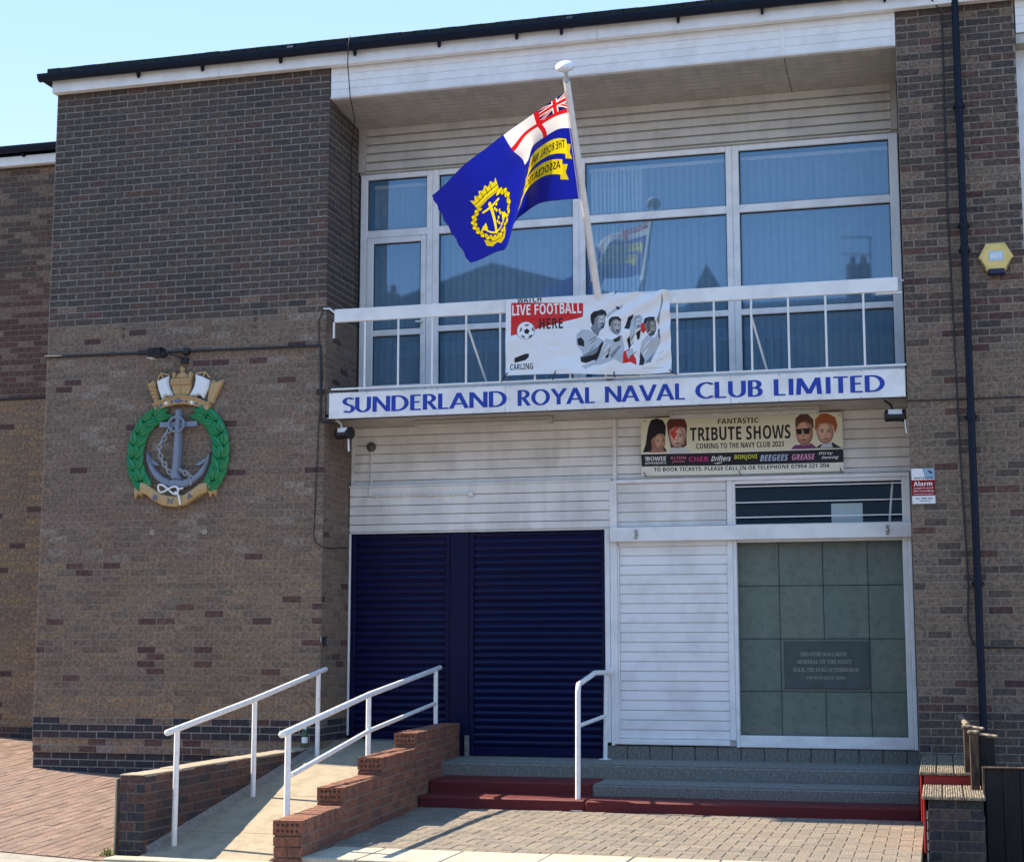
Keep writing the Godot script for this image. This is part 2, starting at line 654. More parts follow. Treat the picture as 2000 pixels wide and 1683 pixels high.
func mortar_face(b: MB, o: Vector3, rt: Vector3, out: Vector3, width: float, n0: int, n1: int, light: Array, setback = null) -> void:
	# light: [[first course, colour], ...]
	for n in range(n0, n1):
		var col = Color.WHITE
		for q in light:
			if n >= q[0]:
				col = q[1]
		var back: float = 0.0035 + (setback.call(n) if setback != null else 0.0)
		var y1 = TOP - COURSE * (n - 1)
		var y0 = y1 - COURSE
		var p = o - out * back
		b.quad(p + Vector3(0, y0, 0), p + rt * width + Vector3(0, y0, 0), p + rt * width + Vector3(0, y1, 0), p + Vector3(0, y1, 0), col)
		if setback != null and n > n0 and setback.call(n) > setback.call(n - 1):
			var pb: Vector3 = o - out * (0.0035 + setback.call(n - 1))
			b.quad(p + Vector3(0, y1, 0), p + rt * width + Vector3(0, y1, 0), pb + rt * width + Vector3(0, y1, 0), pb + Vector3(0, y1, 0), col)

func boards(parent: Node3D, x0: float, x1: float, y_top: float, y_bottom: float, z: float, step: float, m: Material, dent := 0.010, groove := 0.008) -> void:
	# horizontal shiplap boards, each a piece with a scooped groove at its lower edge
	var y = y_top
	while y > y_bottom + 0.01:
		var e: float = max(y - step, y_bottom)
		var b = MB.new()
		var g: float = min(groove, (y - e) * 0.4)
		var pr = [Vector2(-0.003, y - 0.0002), Vector2(0, y - 0.003), Vector2(0, e + g + 0.002), Vector2(-0.002, e + g), Vector2(-dent, e + g), Vector2(-dent, e + 0.0005)]
		for i in pr.size() - 1:
			b.quad(Vector3(x0, pr[i + 1].y, z + pr[i + 1].x), Vector3(x1, pr[i + 1].y, z + pr[i + 1].x), Vector3(x1, pr[i].y, z + pr[i].x), Vector3(x0, pr[i].y, z + pr[i].x))
		for s in [x0, x1]:
			var q = PackedVector3Array()
			b.quad(Vector3(s, e + g, z - dent), Vector3(s, e + g, z), Vector3(s, y, z), Vector3(s, y, z - dent))
		put(b, "board", m, parent)
		y -= step

func frame_bars(parent: Node3D, bars: Array, z0: float, z1: float, m: Material, called := "frame") -> void:
	for q in bars:
		bx(Vector3(q[0], q[1], z0), Vector3(q[2], q[3], z1), called, m, parent, 0.006)

func pane(parent: Node3D, x0: float, y0: float, x1: float, y1: float, z: float, m: Material, called := "pane") -> void:
	# a sheet of glass set in a dark rubber seal
	var b = MB.new()
	b.quad(Vector3(x0, y0, z), Vector3(x1, y0, z), Vector3(x1, y1, z), Vector3(x0, y1, z))
	var o = put(b, called, m, parent)
	var s = MB.new()
	var t = 0.010
	for q in [[x0, y0, x1, y0 + t], [x0, y1 - t, x1, y1], [x0, y0 + t, x0 + t, y1 - t], [x1 - t, y0 + t, x1, y1 - t]]:
		s.box(Vector3(q[0], q[1], z + 0.002), Vector3(q[2], q[3], z + 0.012))
	put(s, "seal", M.seal, o)

func build_club() -> void:
	var club = thing("club_building", "two-storey brown brick club with white fascia, upper windows and navy shutters", "building")
	# walls: mortar bodies with bricks laid on them
	var all = []
	var grey = Color(0.44, 0.38, 0.31)
	var brown = Color(0.215, 0.178, 0.142)
	var wall = MB.new()
	var pale = Color(0.44, 0.405, 0.36)
	var lz = [[0, pale], [37, Color(0.40, 0.325, 0.265)], [72, Color(0.41, 0.335, 0.26)], [94, Color(0.47, 0.43, 0.38)]]
	mortar_face(wall, Vector3(0, 0, 0), Vector3.RIGHT, Vector3.BACK, XA, 0, 103, lz, base_setback)
	mortar_face(wall, Vector3(XA, 0, 0), Vector3.FORWARD, Vector3.RIGHT, 0.98, 0, 103, lz)
	wall.box(Vector3(0.04, -0.35, -8.0), Vector3(XA - 0.05, TOP + 0.12, -0.05), brown)
	wall.quad(Vector3(0.0, -0.35, -8.0), Vector3(0.0, -0.35, -0.04), Vector3(0.0, TOP + 0.08, -0.0035), Vector3(0.0, TOP + 0.08, -8.0), brown)
	var left = put(wall, "brick_wall", M.mortar, club)
	lay(all, Vector3.ZERO, Vector3.RIGHT, Vector3.BACK, XA, 0, 103, false, left_tone, base_setback)
	var ret = []
	lay(ret, Vector3(XA, 0, 0), Vector3.FORWARD, Vector3.RIGHT, 0.97, 0, 103, true, left_tone)
	set_bricks(all + ret, left, 0)
	# old screw holes with dabs of filler
	for q in [[0.931, 4.93, 0], [0.933, 4.84, 0], [0.935, 4.76, 0], [2.50, 4.94, 0], [2.502, 4.86, 0], [2.503, 4.78, 0], [1.357, 2.59, 1], [1.973, 2.585, 1]]:
		var dab = MB.new()
		dab.lathe([Vector2(0.030 if q[2] else 0.020, 0.0), Vector2(0.024 if q[2] else 0.016, 0.003), Vector2(0.010, 0.004), Vector2(0.008, -0.004), Vector2(0, -0.004)], Transform3D(Basis(Vector3.RIGHT, PI / 2), Vector3(q[0], q[1], -0.001)), 12)
		put(dab, "filled_hole", M.slab if q[2] else M.black, left)
	var wall2 = MB.new()
	mortar_face(wall2, Vector3(XB, 0, 0), Vector3.RIGHT, Vector3.BACK, XC - XB, 0, 107, [[0, grey], [46, Color(0.42, 0.345, 0.27)]])
	wall2.box(Vector3(XB + 0.01, -0.55, -8.0), Vector3(XC - 0.01, TOP + 0.12, -0.05), brown)
	wall2.quad(Vector3(XB, -0.55, -8), Vector3(XB, -0.55, -0.0035), Vector3(XB, TOP, -0.0035), Vector3(XB, TOP, -8), brown)
	wall2.quad(Vector3(XC, -0.55, -0.0035), Vector3(XC, -0.55, -8), Vector3(XC, TOP, -8), Vector3(XC, TOP, -0.0035), brown)
	var right = put(wall2, "brick_wall", M.mortar, club)
	var rb = []
	lay(rb, Vector3(XB, 0, 0), Vector3.RIGHT, Vector3.BACK, XC - XB, 0, 107, false, right_tone)
	set_bricks(rb, right, 300)

	# roof, gutter and fascias
	var roof = bx(Vector3(-0.03, 7.765, -8.2), Vector3(13.5, 7.84, 0.10), "roof", M.felt, club)
	var edge = MB.new()
	for i in 90:
		var x = -0.05 + i * 0.151
		edge.obox(Vector3(x + 0.0755, 7.838 + rng.randf_range(-0.002, 0.002), 0.07), Vector3(0.16, 0.042 + rng.randf() * 0.004, 0.16))
	put(edge, "felt_edge", M.felt, roof)
	bx(Vector3(-0.015, 7.592, 0.012), Vector3(2.05, 7.775, 0.10), "fascia", M.white, club)
	bx(Vector3(2.053, 7.592, 0.012), Vector3(6.30, 7.775, 0.10), "fascia", M.white, club)
	bx(Vector3(6.303, 7.592, 0.012), Vector3(13.5, 7.775, 0.10), "fascia", M.white, club)
	bx(Vector3(-0.015, 7.592, -8.0), Vector3(-0.002, 7.775, 0.010), "fascia", M.white, club)
	var gut = MB.new()
	var pr = []
	for i in 13:
		var a = PI + PI * i / 12.0
		pr.append(Vector2(0.165 + cos(a) * 0.056, 7.765 + sin(a) * 0.058))
	for i in 12:
		gut.quad(Vector3(-0.14, pr[i].y, pr[i].x), Vector3(13.5, pr[i].y, pr[i].x), Vector3(13.5, pr[i + 1].y, pr[i + 1].x), Vector3(-0.14, pr[i + 1].y, pr[i + 1].x))
		gut.tri(Vector3(-0.14, 7.765, 0.165), Vector3(-0.14, pr[i].y, pr[i].x), Vector3(-0.14, pr[i + 1].y, pr[i + 1].x))
	gut.box(Vector3(-0.14, 7.762, 0.213), Vector3(13.5, 7.785, 0.226))
	for i in 12:
		var a = Vector2(-0.084 + (pr[i].x - 0.165), pr[i].y)
		var e = Vector2(-0.084 + (pr[i + 1].x - 0.165), pr[i + 1].y)
		gut.quad(Vector3(a.x, a.y, 0.16), Vector3(a.x, a.y, -2.0), Vector3(e.x, e.y, -2.0), Vector3(e.x, e.y, 0.16))
	var gutter = put(gut, "gutter", M.gutter, club)
	for x in [1.08, 1.86, 2.79, 3.65, 4.6, 5.45, 5.93, 7.15, 8.0, 9.2]:
		var k = MB.new()
		k.box(Vector3(x - 0.014, 7.675, 0.101), Vector3(x + 0.014, 7.76, 0.112))
		k.hexa([Vector3(x - 0.012, 7.655, 0.125), Vector3(x + 0.012, 7.655, 0.125), Vector3(x + 0.012, 7.68, 0.112), Vector3(x - 0.012, 7.68, 0.112),
			Vector3(x - 0.012, 7.72, 0.165), Vector3(x + 0.012, 7.72, 0.165), Vector3(x + 0.012, 7.74, 0.112), Vector3(x - 0.012, 7.74, 0.112)])
		put(k, "bracket", M.gutter, gutter)
	for seam in [2.9, 6.0, 8.9]:
		var k = MB.new()
		k.tube([Vector3(seam, 7.765, 0.165), Vector3(seam + 0.07, 7.765, 0.165)], 0.061, 14)
		put(k, "union", M.gutter, gutter)
	var low = Node3D.new()
	low.name = "recess_fascia"
	club.add_child(low)
	boards(low, 3.335, 8.17, 7.60, 7.262, 0.0, 0.0846, M.white, 0.005, 0.004)
	boards(low, 8.20, 9.275, 7.60, 7.262, 0.0, 0.0846, M.white, 0.005, 0.004)
	bx(Vector3(8.165, 7.262, -0.012), Vector3(8.205, 7.60, 0.005), "cover_strip", M.white, low)
	bx(Vector3(9.262, 7.245, -0.012), Vector3(9.286, 7.60, 0.008), "cover_strip", M.white, low)
	bx(Vector3(3.325, 7.25, -0.06), Vector3(9.285, 7.262, 0.004), "drip_edge", M.white, low)
	bx(Vector3(3.325, 7.27, -0.06), Vector3(9.285, 7.76, -0.016), "backing", M.white, low)
	# soffit boards run along the front, rising a little to the street
	var sof = Node3D.new()
	sof.name = "soffit"
	club.add_child(sof)
	for i in 9:
		var z0 = -0.94 + i * 0.0985
		for seg in [[3.322, 8.187], [8.195, 9.286]]:
			var b = MB.new()
			var y0 = 7.195 + i * 0.0062
			b.hexa([Vector3(seg[0], y0 + 0.006, z0 + 0.083), Vector3(seg[1], y0 + 0.006, z0 + 0.083), Vector3(seg[1], y0, z0), Vector3(seg[0], y0, z0),
				Vector3(seg[0], y0 + 0.02, z0 + 0.086), Vector3(seg[1], y0 + 0.02, z0 + 0.086), Vector3(seg[1], y0 + 0.02, z0 - 0.001), Vector3(seg[0], y0 + 0.02, z0 - 0.001)])
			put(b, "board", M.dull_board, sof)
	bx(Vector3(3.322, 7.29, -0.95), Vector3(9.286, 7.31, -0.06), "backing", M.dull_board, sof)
	# boarding above the upper windows
	var head = Node3D.new()
	head.name = "upper_cladding"
	club.add_child(head)
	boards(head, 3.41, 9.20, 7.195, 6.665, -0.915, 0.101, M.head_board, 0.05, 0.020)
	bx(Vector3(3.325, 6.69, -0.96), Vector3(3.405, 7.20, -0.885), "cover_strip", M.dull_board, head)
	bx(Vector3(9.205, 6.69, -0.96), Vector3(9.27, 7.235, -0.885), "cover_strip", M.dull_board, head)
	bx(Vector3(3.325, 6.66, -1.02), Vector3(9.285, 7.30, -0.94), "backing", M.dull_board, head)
	# upper windows: one run of four lights
	var zf = -0.925
	var zb = -1.0
	var cols = [[3.427, 4.129], [4.273, 5.802], [5.941, 7.474], [7.614, 9.167]]
	for i in 4:
		var w = Node3D.new()
		w.name = "balcony_door" if i == 0 else "window"
		club.add_child(w, true)
		var x0: float = cols[i][0]
		var x1: float = cols[i][1]
		var l: float = [3.345, 4.201, 5.8715, 7.544][i]
		var r: float = [4.199, 5.8695, 7.542, 9.262][i]
		frame_bars(w, [[l, 4.12, x0, 6.662], [x1, 4.12, r, 6.662], [x0, 6.602, x1, 6.662], [x0, 5.925, x1, 6.012], [x0, 4.12, x1, 4.215 if i else 4.16]], zb, zf, M.upvc)
		pane(w, x0, 6.012, x1, 6.602, -0.965, M.glass)
		if i == 0:
			frame_bars(w, [[x0 + 0.004, 4.165, 3.508, 5.921], [4.065, 4.165, x1 - 0.004, 5.921], [3.508, 5.855, 4.065, 5.921], [3.508, 4.797, 4.065, 4.867], [3.508, 4.165, 4.065, 4.245]], -0.985, -0.918, M.upvc, "leaf_rail")
			pane(w, 3.508, 4.867, 4.065, 5.855, -0.95, M.glass)
			pane(w, 3.508, 4.245, 4.065, 4.797, -0.95, M.glass)
			var h = MB.new()
			h.bbox(Vector3(4.085, 4.80, -0.918), Vector3(4.112, 5.02, -0.908), 0.003)
			h.bbox(Vector3(4.02, 4.925, -0.895), Vector3(4.108, 4.945, -0.878), 0.004)
			h.bbox(Vector3(4.09, 4.925, -0.91), Vector3(4.108, 4.945, -0.88), 0.003)
			put(h, "handle", M.upvc, w)
		else:
			frame_bars(w, [[x0, 4.818, x1, 4.884]], zb, zf, M.upvc)
			pane(w, x0, 4.884, x1, 5.925, -0.965, M.glass)
			pane(w, x0, 4.215, x1, 4.818, -0.965, M.glass)
	# the room behind them
	var room = MB.new()
	room.box(Vector3(3.25, 3.9, -5.1), Vector3(9.35, 7.3, -5.0))
	room.box(Vector3(3.25, 3.95, -5.0), Vector3(9.35, 4.05, -1.0))
	room.box(Vector3(3.25, 7.22, -5.0), Vector3(9.35, 7.3, -1.02))
	room.box(Vector3(3.22, 4.05, -5.0), Vector3(3.30, 7.22, -1.0))
	room.box(Vector3(9.30, 4.05, -5.0), Vector3(9.38, 7.22, -1.0))
	put(room, "room", M.room, club)

	# balcony slab and its lining
	bx(Vector3(3.323, 3.80, -1.0), Vector3(9.285, 4.02, -0.03), "balcony_slab", M.concrete, club)
	var under = Node3D.new()
	under.name = "slab_lining"
	club.add_child(under)
	for i in 8:
		var z0 = -0.86 + i * 0.104
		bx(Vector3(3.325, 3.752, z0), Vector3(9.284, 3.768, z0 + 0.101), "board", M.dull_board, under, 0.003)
	# ground floor, left bay
	var lb = Node3D.new()
	lb.name = "entrance_cladding"
	club.add_child(lb)
	boards(lb, 3.36, 6.248, 3.75, 3.105, -0.805, 0.0985, M.white_board, 0.022)
	boards(lb, 6.296, 9.285, 3.75, 3.105, -0.805, 0.0985, M.white_board, 0.022)
	bx(Vector3(3.322, 2.60, -0.84), Vector3(3.357, 3.75, -0.80), "cover_strip", M.white_board, lb)
	bx(Vector3(6.250, 3.10, -0.83), Vector3(6.294, 3.75, -0.775), "cover_strip", M.white_board, lb)
	bx(Vector3(3.322, 3.07, -0.90), Vector3(9.286, 3.80, -0.832), "backing", M.white_board, lb)
	var hb = Node3D.new()
	hb.name = "shutter_housing"
	club.add_child(hb)
	boards(hb, 3.335, 6.222, 3.085, 2.60, -0.745, 0.1015, M.white_board, 0.022)
	bx(Vector3(3.325, 3.086, -0.80), Vector3(6.24, 3.108, -0.735), "capping", M.white_board, hb)
	bx(Vector3(6.222, 2.60, -0.80), Vector3(6.242, 3.085, -0.738), "end_board", M.white_board, hb)
	bx(Vector3(3.33, 2.585, -0.82), Vector3(6.222, 2.60, -0.75), "backing", M.white_board, hb)
	# roller shutters, each slat a curved lath
	for s in [[3.352, 4.470, 0.385], [4.690, 6.165, 0.245]]:
		var sh = Node3D.new()
		sh.name = "roller_shutter"
		club.add_child(sh, true)
		var lath = MB.new()
		var p = []
		for i in 9:
			var t = i / 8.0
			p.append(Vector2(-0.011 + 0.019 * pow(sin(PI * clamp(t * 1.12, 0.0, 1.0)), 0.75), 0.074 * (1.0 - t)))
		for i in 8:
			lath.quad(Vector3(s[0], p[i + 1].y, p[i + 1].x), Vector3(s[1], p[i + 1].y, p[i + 1].x), Vector3(s[1], p[i].y, p[i].x), Vector3(s[0], p[i].y, p[i].x))
		var lm = lath.mesh()
		var y = 2.52
		while y > s[2] + 0.05:
			var o = MeshInstance3D.new()
			o.mesh = lm
			o.material_override = M.navy
			o.name = "slat"
			o.position = Vector3(0, y, -0.80 + rng.randf_range(-0.0012, 0.0012))
			o.rotation.x = rng.randf_range(-0.035, 0.035)
			sh.add_child(o, true)
			y -= 0.0755
		bx(Vector3(s[0], s[2], -0.825), Vector3(s[1], y + 0.0765, -0.785), "bottom_rail", M.navy, sh)
		bx(Vector3(s[0] - 0.005, s[2], -0.83), Vector3(s[0] + 0.045, 2.59, -0.775), "guide", M.navy_post, sh)
		bx(Vector3(s[1] - 0.045, s[2], -0.83), Vector3(s[1] + 0.005, 2.59, -0.775), "guide", M.navy_post, sh)
		bx(Vector3(s[0], s[2], -0.88), Vector3(s[1], 2.6, -0.84), "backing", M.navy_post, sh)
	bx(Vector3(4.478, 0.24, -0.84), Vector3(4.682, 2.59, -0.765), "shutter_post", M.navy_post, club)
	bx(Vector3(4.655, 0.235, -0.764), Vector3(4.70, 0.45, -0.73), "post_stub", M.concrete, club)
	bx(Vector3(3.323, 0.43, -0.84), Vector3(3.345, 2.585, -0.762), "jamb", M.white, club)
	# ground floor, right bay: white frame with a boarded panel, a louvre window and a glazed stone panel
	var fr = Node3D.new()
	fr.name = "shopfront_frame"
	club.add_child(fr)
	frame_bars(fr, [[6.168, 0.40, 6.222, 2.585], [6.226, 0.37, 6.262, 3.095], [6.262, 0.385, 6.300, 3.10], [6.300, 3.058, 9.272, 3.10], [9.235, 0.37, 9.272, 3.058], [6.30, 0.385, 7.44, 0.440]], -0.82, -0.735, M.white)
	frame_bars(fr, [[7.44, 0.44, 7.50, 2.45], [7.445, 2.60, 7.505, 3.058], [6.300, 0.442, 6.318, 2.45], [6.30, 2.40, 7.44, 2.45]], -0.82, -0.748, M.white)
	var beam = bx(Vector3(6.235, 2.448, -0.76), Vector3(9.276, 2.598, -0.672), "beam", M.white, fr, 0.006)
	beam.name = "beam"
	for x in [6.514, 9.038]:
		var k = MB.new()
		for y in [2.555, 2.523, 2.49]:
			k.lathe([Vector2(0.0, 0), Vector2(0.017, 0), Vector2(0.017, 0.018), Vector2(0.009, 0.028), Vector2(0, 0.028)], Transform3D(Basis(Vector3.RIGHT, PI / 2), Vector3(x + (0.008 if y > 2.5 and y < 2.54 else 0.0), y, -0.672)), 10)
		k.box(Vector3(x - 0.010, 2.48, -0.672), Vector3(x + 0.010, 2.566, -0.660))
		put(k, "bolt_clamp", M.steel, fr)
	var p1 = Node3D.new()
	p1.name = "boarded_panel"
	club.add_child(p1, true)
	boards(p1, 6.302, 7.438, 3.056, 2.60, -0.772, 0.1, M.white_board, 0.014)
	var p2 = Node3D.new()
	p2.name = "boarded_panel"
	club.add_child(p2, true)
	boards(p2, 6.32, 7.44, 2.40, 0.442, -0.772, 0.0985, M.white, 0.013)
	bx(Vector3(6.26, 0.38, -0.90), Vector3(7.50, 3.06, -0.79), "backing", M.white_board, p2)
	var lw = Node3D.new()
	lw.name = "louvre_window"
	club.add_child(lw)
	frame_bars(lw, [[7.506, 2.60, 7.532, 3.056], [9.19, 2.60, 9.234, 3.056], [7.532, 3.022, 9.19, 3.056], [7.532, 2.598, 9.19, 2.608]], -0.80, -0.745, M.upvc)
	for i in 4:
		var ytop: float = [3.022, 2.992, 2.832, 2.680][i]
		var ybot: float = [2.995, 2.832, 2.680, 2.606][i]
		var b = MB.new()
		b.quad(Vector3(7.532, ybot, -0.762), Vector3(9.19, ybot, -0.762), Vector3(9.19, ytop, -0.79), Vector3(7.532, ytop, -0.79))
		put(b, "blade", M.clear, lw)
		if i < 3:
			bx(Vector3(7.532, ybot - 0.006, -0.772), Vector3(9.19, ybot + 0.006, -0.756), "blade_edge", M.upvc, lw, 0.002)
	var dark = MB.new()
	dark.box(Vector3(4.8, 0.4, -5.4), Vector3(9.28, 3.7, -5.35))
	dark.box(Vector3(4.8, 0.35, -5.35), Vector3(9.28, 0.40, -0.97))
	dark.box(Vector3(4.8, 3.70, -5.35), Vector3(9.28, 3.75, -0.91))
	dark.box(Vector3(4.75, 0.4, -5.35), Vector3(4.80, 3.7, -0.97))
	dark.box(Vector3(9.27, 0.4, -5.35), Vector3(9.285, 3.7, -0.83))
	dark.box(Vector3(4.8, 0.4, -0.97), Vector3(7.46, 3.7, -0.94))
	dark.box(Vector3(7.46, 0.4, -0.97), Vector3(9.27, 2.58, -0.94))
	dark.box(Vector3(7.46, 2.56, -0.94), Vector3(9.27, 2.597, -0.81))
	dark.box(Vector3(7.46, 3.06, -0.97), Vector3(9.27, 3.7, -0.91))
	dark.box(Vector3(7.47, 2.60, -0.94), Vector3(7.505, 3.06, -0.80))
	put(dark, "room", M.room, lw)
	bx(Vector3(8.49, 2.607, -0.86), Vector3(8.80, 2.81, -0.852), "paper_notice", mat(lin(0.45, 0.55, 0.56), 0.8), lw, 0.001)
	pipe([Vector3(9.06, 2.61, -0.90), Vector3(9.10, 3.02, -0.90)], 0.012, "stay", M.upvc, lw, 8)
	var st = Node3D.new()
	st.name = "stone_panel"
	club.add_child(st)
	frame_bars(st, [[7.502, 0.37, 7.540, 2.449], [9.180, 0.49, 9.234, 2.449], [7.540, 0.375, 9.234, 0.492], [7.54, 2.425, 9.18, 2.449]], -0.815, -0.742, M.upvc)
	var gp = MB.new()
	gp.quad(Vector3(7.54, 0.492, -0.785), Vector3(9.18, 0.492, -0.785), Vector3(9.18, 2.425, -0.785), Vector3(7.54, 2.425, -0.785))
	put(gp, "pane", M.clear, st)
	var xs = [7.46, 7.950, 8.388, 8.832, 9.27]
	var ys = [2.46, 1.985, 1.452, 0.926, 0.40]
	for i in 4:
		for j in 4:
			if j == 2 and (i == 1 or i == 2):
				continue
			bx(Vector3(xs[i] + 0.003, ys[j + 1] + 0.003, -0.90), Vector3(xs[i + 1] - 0.003, ys[j] - 0.003, -0.865 + rng.randf_range(-0.002, 0.002)), "tile", mat(lin(0.20, 0.235, 0.175).lerp(lin(0.165, 0.205, 0.165), rng.randf()), 0.4, "cloud", 1.3), st, 0.003)
	bx(Vector3(xs[1] + 0.003, ys[3] + 0.003, -0.90), Vector3(xs[3] - 0.003, ys[2] - 0.003, -0.866), "tile", M.stone, st, 0.003)
	bx(Vector3(7.44, 0.38, -0.93), Vector3(9.28, 2.46, -0.902), "backing", M.seal, st)
	bx(Vector3(7.985, 0.955, -0.866), Vector3(8.818, 1.428, -0.842), "plaque", M.plaque, st, 0.006)
	var rows = [["THIS STONE WAS LAID BY", 8.375, 1.30, 0.46], ["ADMIRAL OF THE FLEET", 8.38, 1.225, 0.54], ["H.R.H. THE DUKE OF EDINBURGH", 8.395, 1.145, 0.64], ["ON 8TH JULY 1963", 8.395, 1.062, 0.38]]
	for q in rows:
		letters(q[0], Vector3(q[1], q[2], -0.8415), q[3], 0.036, M.gilt, st)
	# concrete blocks under the frame
	var pl = Node3D.new()
	pl.name = "plinth"
	club.add_child(pl)
	var x = 6.152
	while x < 9.27:
		var e: float = min(x + 0.2315, 9.284)
		bx(Vector3(x + 0.003, 0.20, -0.95), Vector3(e - 0.003, 0.372 + rng.randf_range(-0.003, 0.0), -0.762 + rng.randf_range(-0.004, 0.004)), "block", M.aggregate, pl, 0.006)
		x += 0.2315
	# the next bay to the right, of which only the edge shows
	var nb = Node3D.new()
	nb.name = "next_bay"
	club.add_child(nb)
	boards(nb, XC + 0.012, 13.5, 7.60, 7.262, 0.0, 0.0846, M.white, 0.005, 0.004)
	bx(Vector3(XC + 0.005, 7.16, -0.95), Vector3(13.5, 7.262, -0.02), "soffit", M.dull_board, nb)
	bx(Vector3(XC + 0.004, 0.0, -0.30), Vector3(XC + 0.13, 7.16, -0.20), "frame", M.upvc, nb)
	bx(Vector3(XC + 0.13, 0.0, -0.40), Vector3(13.5, 7.16, -0.30), "infill", M.room, nb)
	bx(Vector3(3.25, -0.3, -8.0), Vector3(13.5, 7.7, -7.8), "rear_wall", M.mortar, club)

func letters(s: String, at: Vector3, width: float, height: float, m: Material, parent: Node3D, font: Font = null, basis := Basis.IDENTITY, depth := 0.002) -> MeshInstance3D:
	var tm = TextMesh.new()
	tm.text = s
	if font == null:
		font = SystemFont.new()
		font.font_names = PackedStringArray(["Droid Serif"])
	tm.font = font
	tm.font_size = 48
	tm.pixel_size = 0.01
	tm.depth = 0.01
	var box = tm.get_aabb()
	var o = MeshInstance3D.new()
	o.mesh = tm
	o.material_override = m
	o.name = "lettering"
	var sc = Vector3(width / box.size.x, height / box.size.y, depth / 0.01)
	o.transform = Transform3D(basis.scaled_local(sc), at - basis * (Vector3(box.get_center().x * sc.x, box.get_center().y * sc.y, 0)))
	parent.add_child(o, true)
	return o

# ------------------------------------------------------------------ set-back wing at the left
func build_wing() -> void:
	var w = thing("side_wing", "lower set-back brown brick wing left of the crest wall", "building")
	var b = MB.new()
	var z = -2.0
	mortar_face(b, Vector3(-2.435, 0, z), Vector3.RIGHT, Vector3.BACK, 2.435, 2, 101, [[0, Color(0.34, 0.265, 0.205)]])
	b.box(Vector3(-2.43, -0.2, -8.0), Vector3(0.03, 7.6, z - 0.05), Color(0.2, 0.17, 0.14))
	var core = put(b, "brick_wall", M.mortar, w)
	var list = []
	lay(list, Vector3(-2.435, 0, z), Vector3.RIGHT, Vector3.BACK, 2.435, 2, 101, true, wing_tone)
	for q in list:
		q.big = q.big if q.at.x > -1.9 else 0.0
	set_bricks(list, core, 300)
	bx(Vector3(-2.45, 7.485, z + 0.01), Vector3(-0.003, 7.655, z + 0.10), "fascia", M.white, w)
	bx(Vector3(-2.45, 7.60, -8.0), Vector3(-0.003, 7.735, z + 0.10), "roof", M.felt, w)
	var g = MB.new()
	var pr = []
	for i in 13:
		var a = PI + PI * i / 12.0
		pr.append(Vector2(z + 0.165 + cos(a) * 0.056, 7.69 + sin(a) * 0.058))
	for i in 12:
		g.quad(Vector3(-2.5, pr[i].y, pr[i].x), Vector3(-0.01, pr[i].y, pr[i].x), Vector3(-0.01, pr[i + 1].y, pr[i + 1].x), Vector3(-2.5, pr[i + 1].y, pr[i + 1].x))
	g.box(Vector3(-2.5, 7.69, z + 0.213), Vector3(-0.01, 7.71, z + 0.226))
	var gutter = put(g, "gutter", M.gutter, w)
	for x in [-1.62, -0.6]:
		bx(Vector3(x - 0.012, 7.58, z + 0.101), Vector3(x + 0.012, 7.65, z + 0.15), "bracket", M.gutter, gutter)
	var c = MB.new()
	c.tube([Vector3(-2.43, 4.462, z + 0.012), Vector3(-1.6, 4.468, z + 0.012), Vector3(-0.03, 4.472, z + 0.012)], 0.013, 8)
	whole(c, "conduit", M.black, "thin black cable along the joint of the set-back wing wall", "cable")

# ------------------------------------------------------------------ ground
func fore_y(x: float, z: float) -> float:
	return 0.075 - 0.046 * min(x, 3.04) - 0.0614 * min(z, 3.85) - 0.012 * max(0.0, z - 3.85)

func wall_x(z: float) -> float:   # right face of the stepped wall
	return 4.665 + 0.092 * z

func paver_into(b: MB, x0: float, z0: float, x1: float, z1: float, f: Callable, col: Color, lift := 0.0) -> void:
	var k = 0.003
	var g = 0.0016
	x0 += g
	z0 += g
	x1 -= g
	z1 -= g
	var P = func(x, z, d) -> Vector3: return Vector3(x, f.call(x, z) + lift - d, z)
	b.quad(P.call(x0 + k, z1 - k, 0), P.call(x1 - k, z1 - k, 0), P.call(x1 - k, z0 + k, 0), P.call(x0 + k, z0 + k, 0), col)
	var o = [[x0, z1], [x1, z1], [x1, z0], [x0, z0]]
	var i4 = [[x0 + k, z1 - k], [x1 - k, z1 - k], [x1 - k, z0 + k], [x0 + k, z0 + k]]
	for i in 4:
		var j = (i + 1) % 4
		b.quad(P.call(o[i][0], o[i][1], k), P.call(o[j][0], o[j][1], k), P.call(i4[j][0], i4[j][1], 0), P.call(i4[i][0], i4[i][1], 0), col)
		b.quad(P.call(o[i][0], o[i][1], 0.02), P.call(o[j][0], o[j][1], 0.02), P.call(o[j][0], o[j][1], k), P.call(o[i][0], o[i][1], k), col)

func set_pavers(list: Array, parent: Node3D, f: Callable, m: Material) -> void:
	list.sort_custom(func(a, b): return a.big > b.big)
	var rest = MB.new()
	for i in list.size():
		var q: Dictionary = list[i]
		if i < 300:
			var b = MB.new()
			paver_into(b, q.r[0], q.r[1], q.r[2], q.r[3], f, q.col, q.lift)
			put(b, "paver", m, parent)
		else:
			paver_into(rest, q.r[0], q.r[1], q.r[2], q.r[3], f, q.col, q.lift)
	if rest.v.size():
		tag(put(rest, "paving", m, parent), "", "", "", "stuff")

func seen_size(x: float, y: float, z: float) -> float:
	# how large a level paver shows; nothing outside the picture
	var p = Vector3(x, y, z)
	var d = EYE.distance_to(p)
	var u = (p - EYE).rotated(Vector3.UP, -0.2623).rotated(Vector3.RIGHT, -0.1349)
	if u.z > -1 or abs(u.x / u.z) > 0.324 or u.y / -u.z < -0.2726:
		return 0.0
	return 1.0 / (d * d)

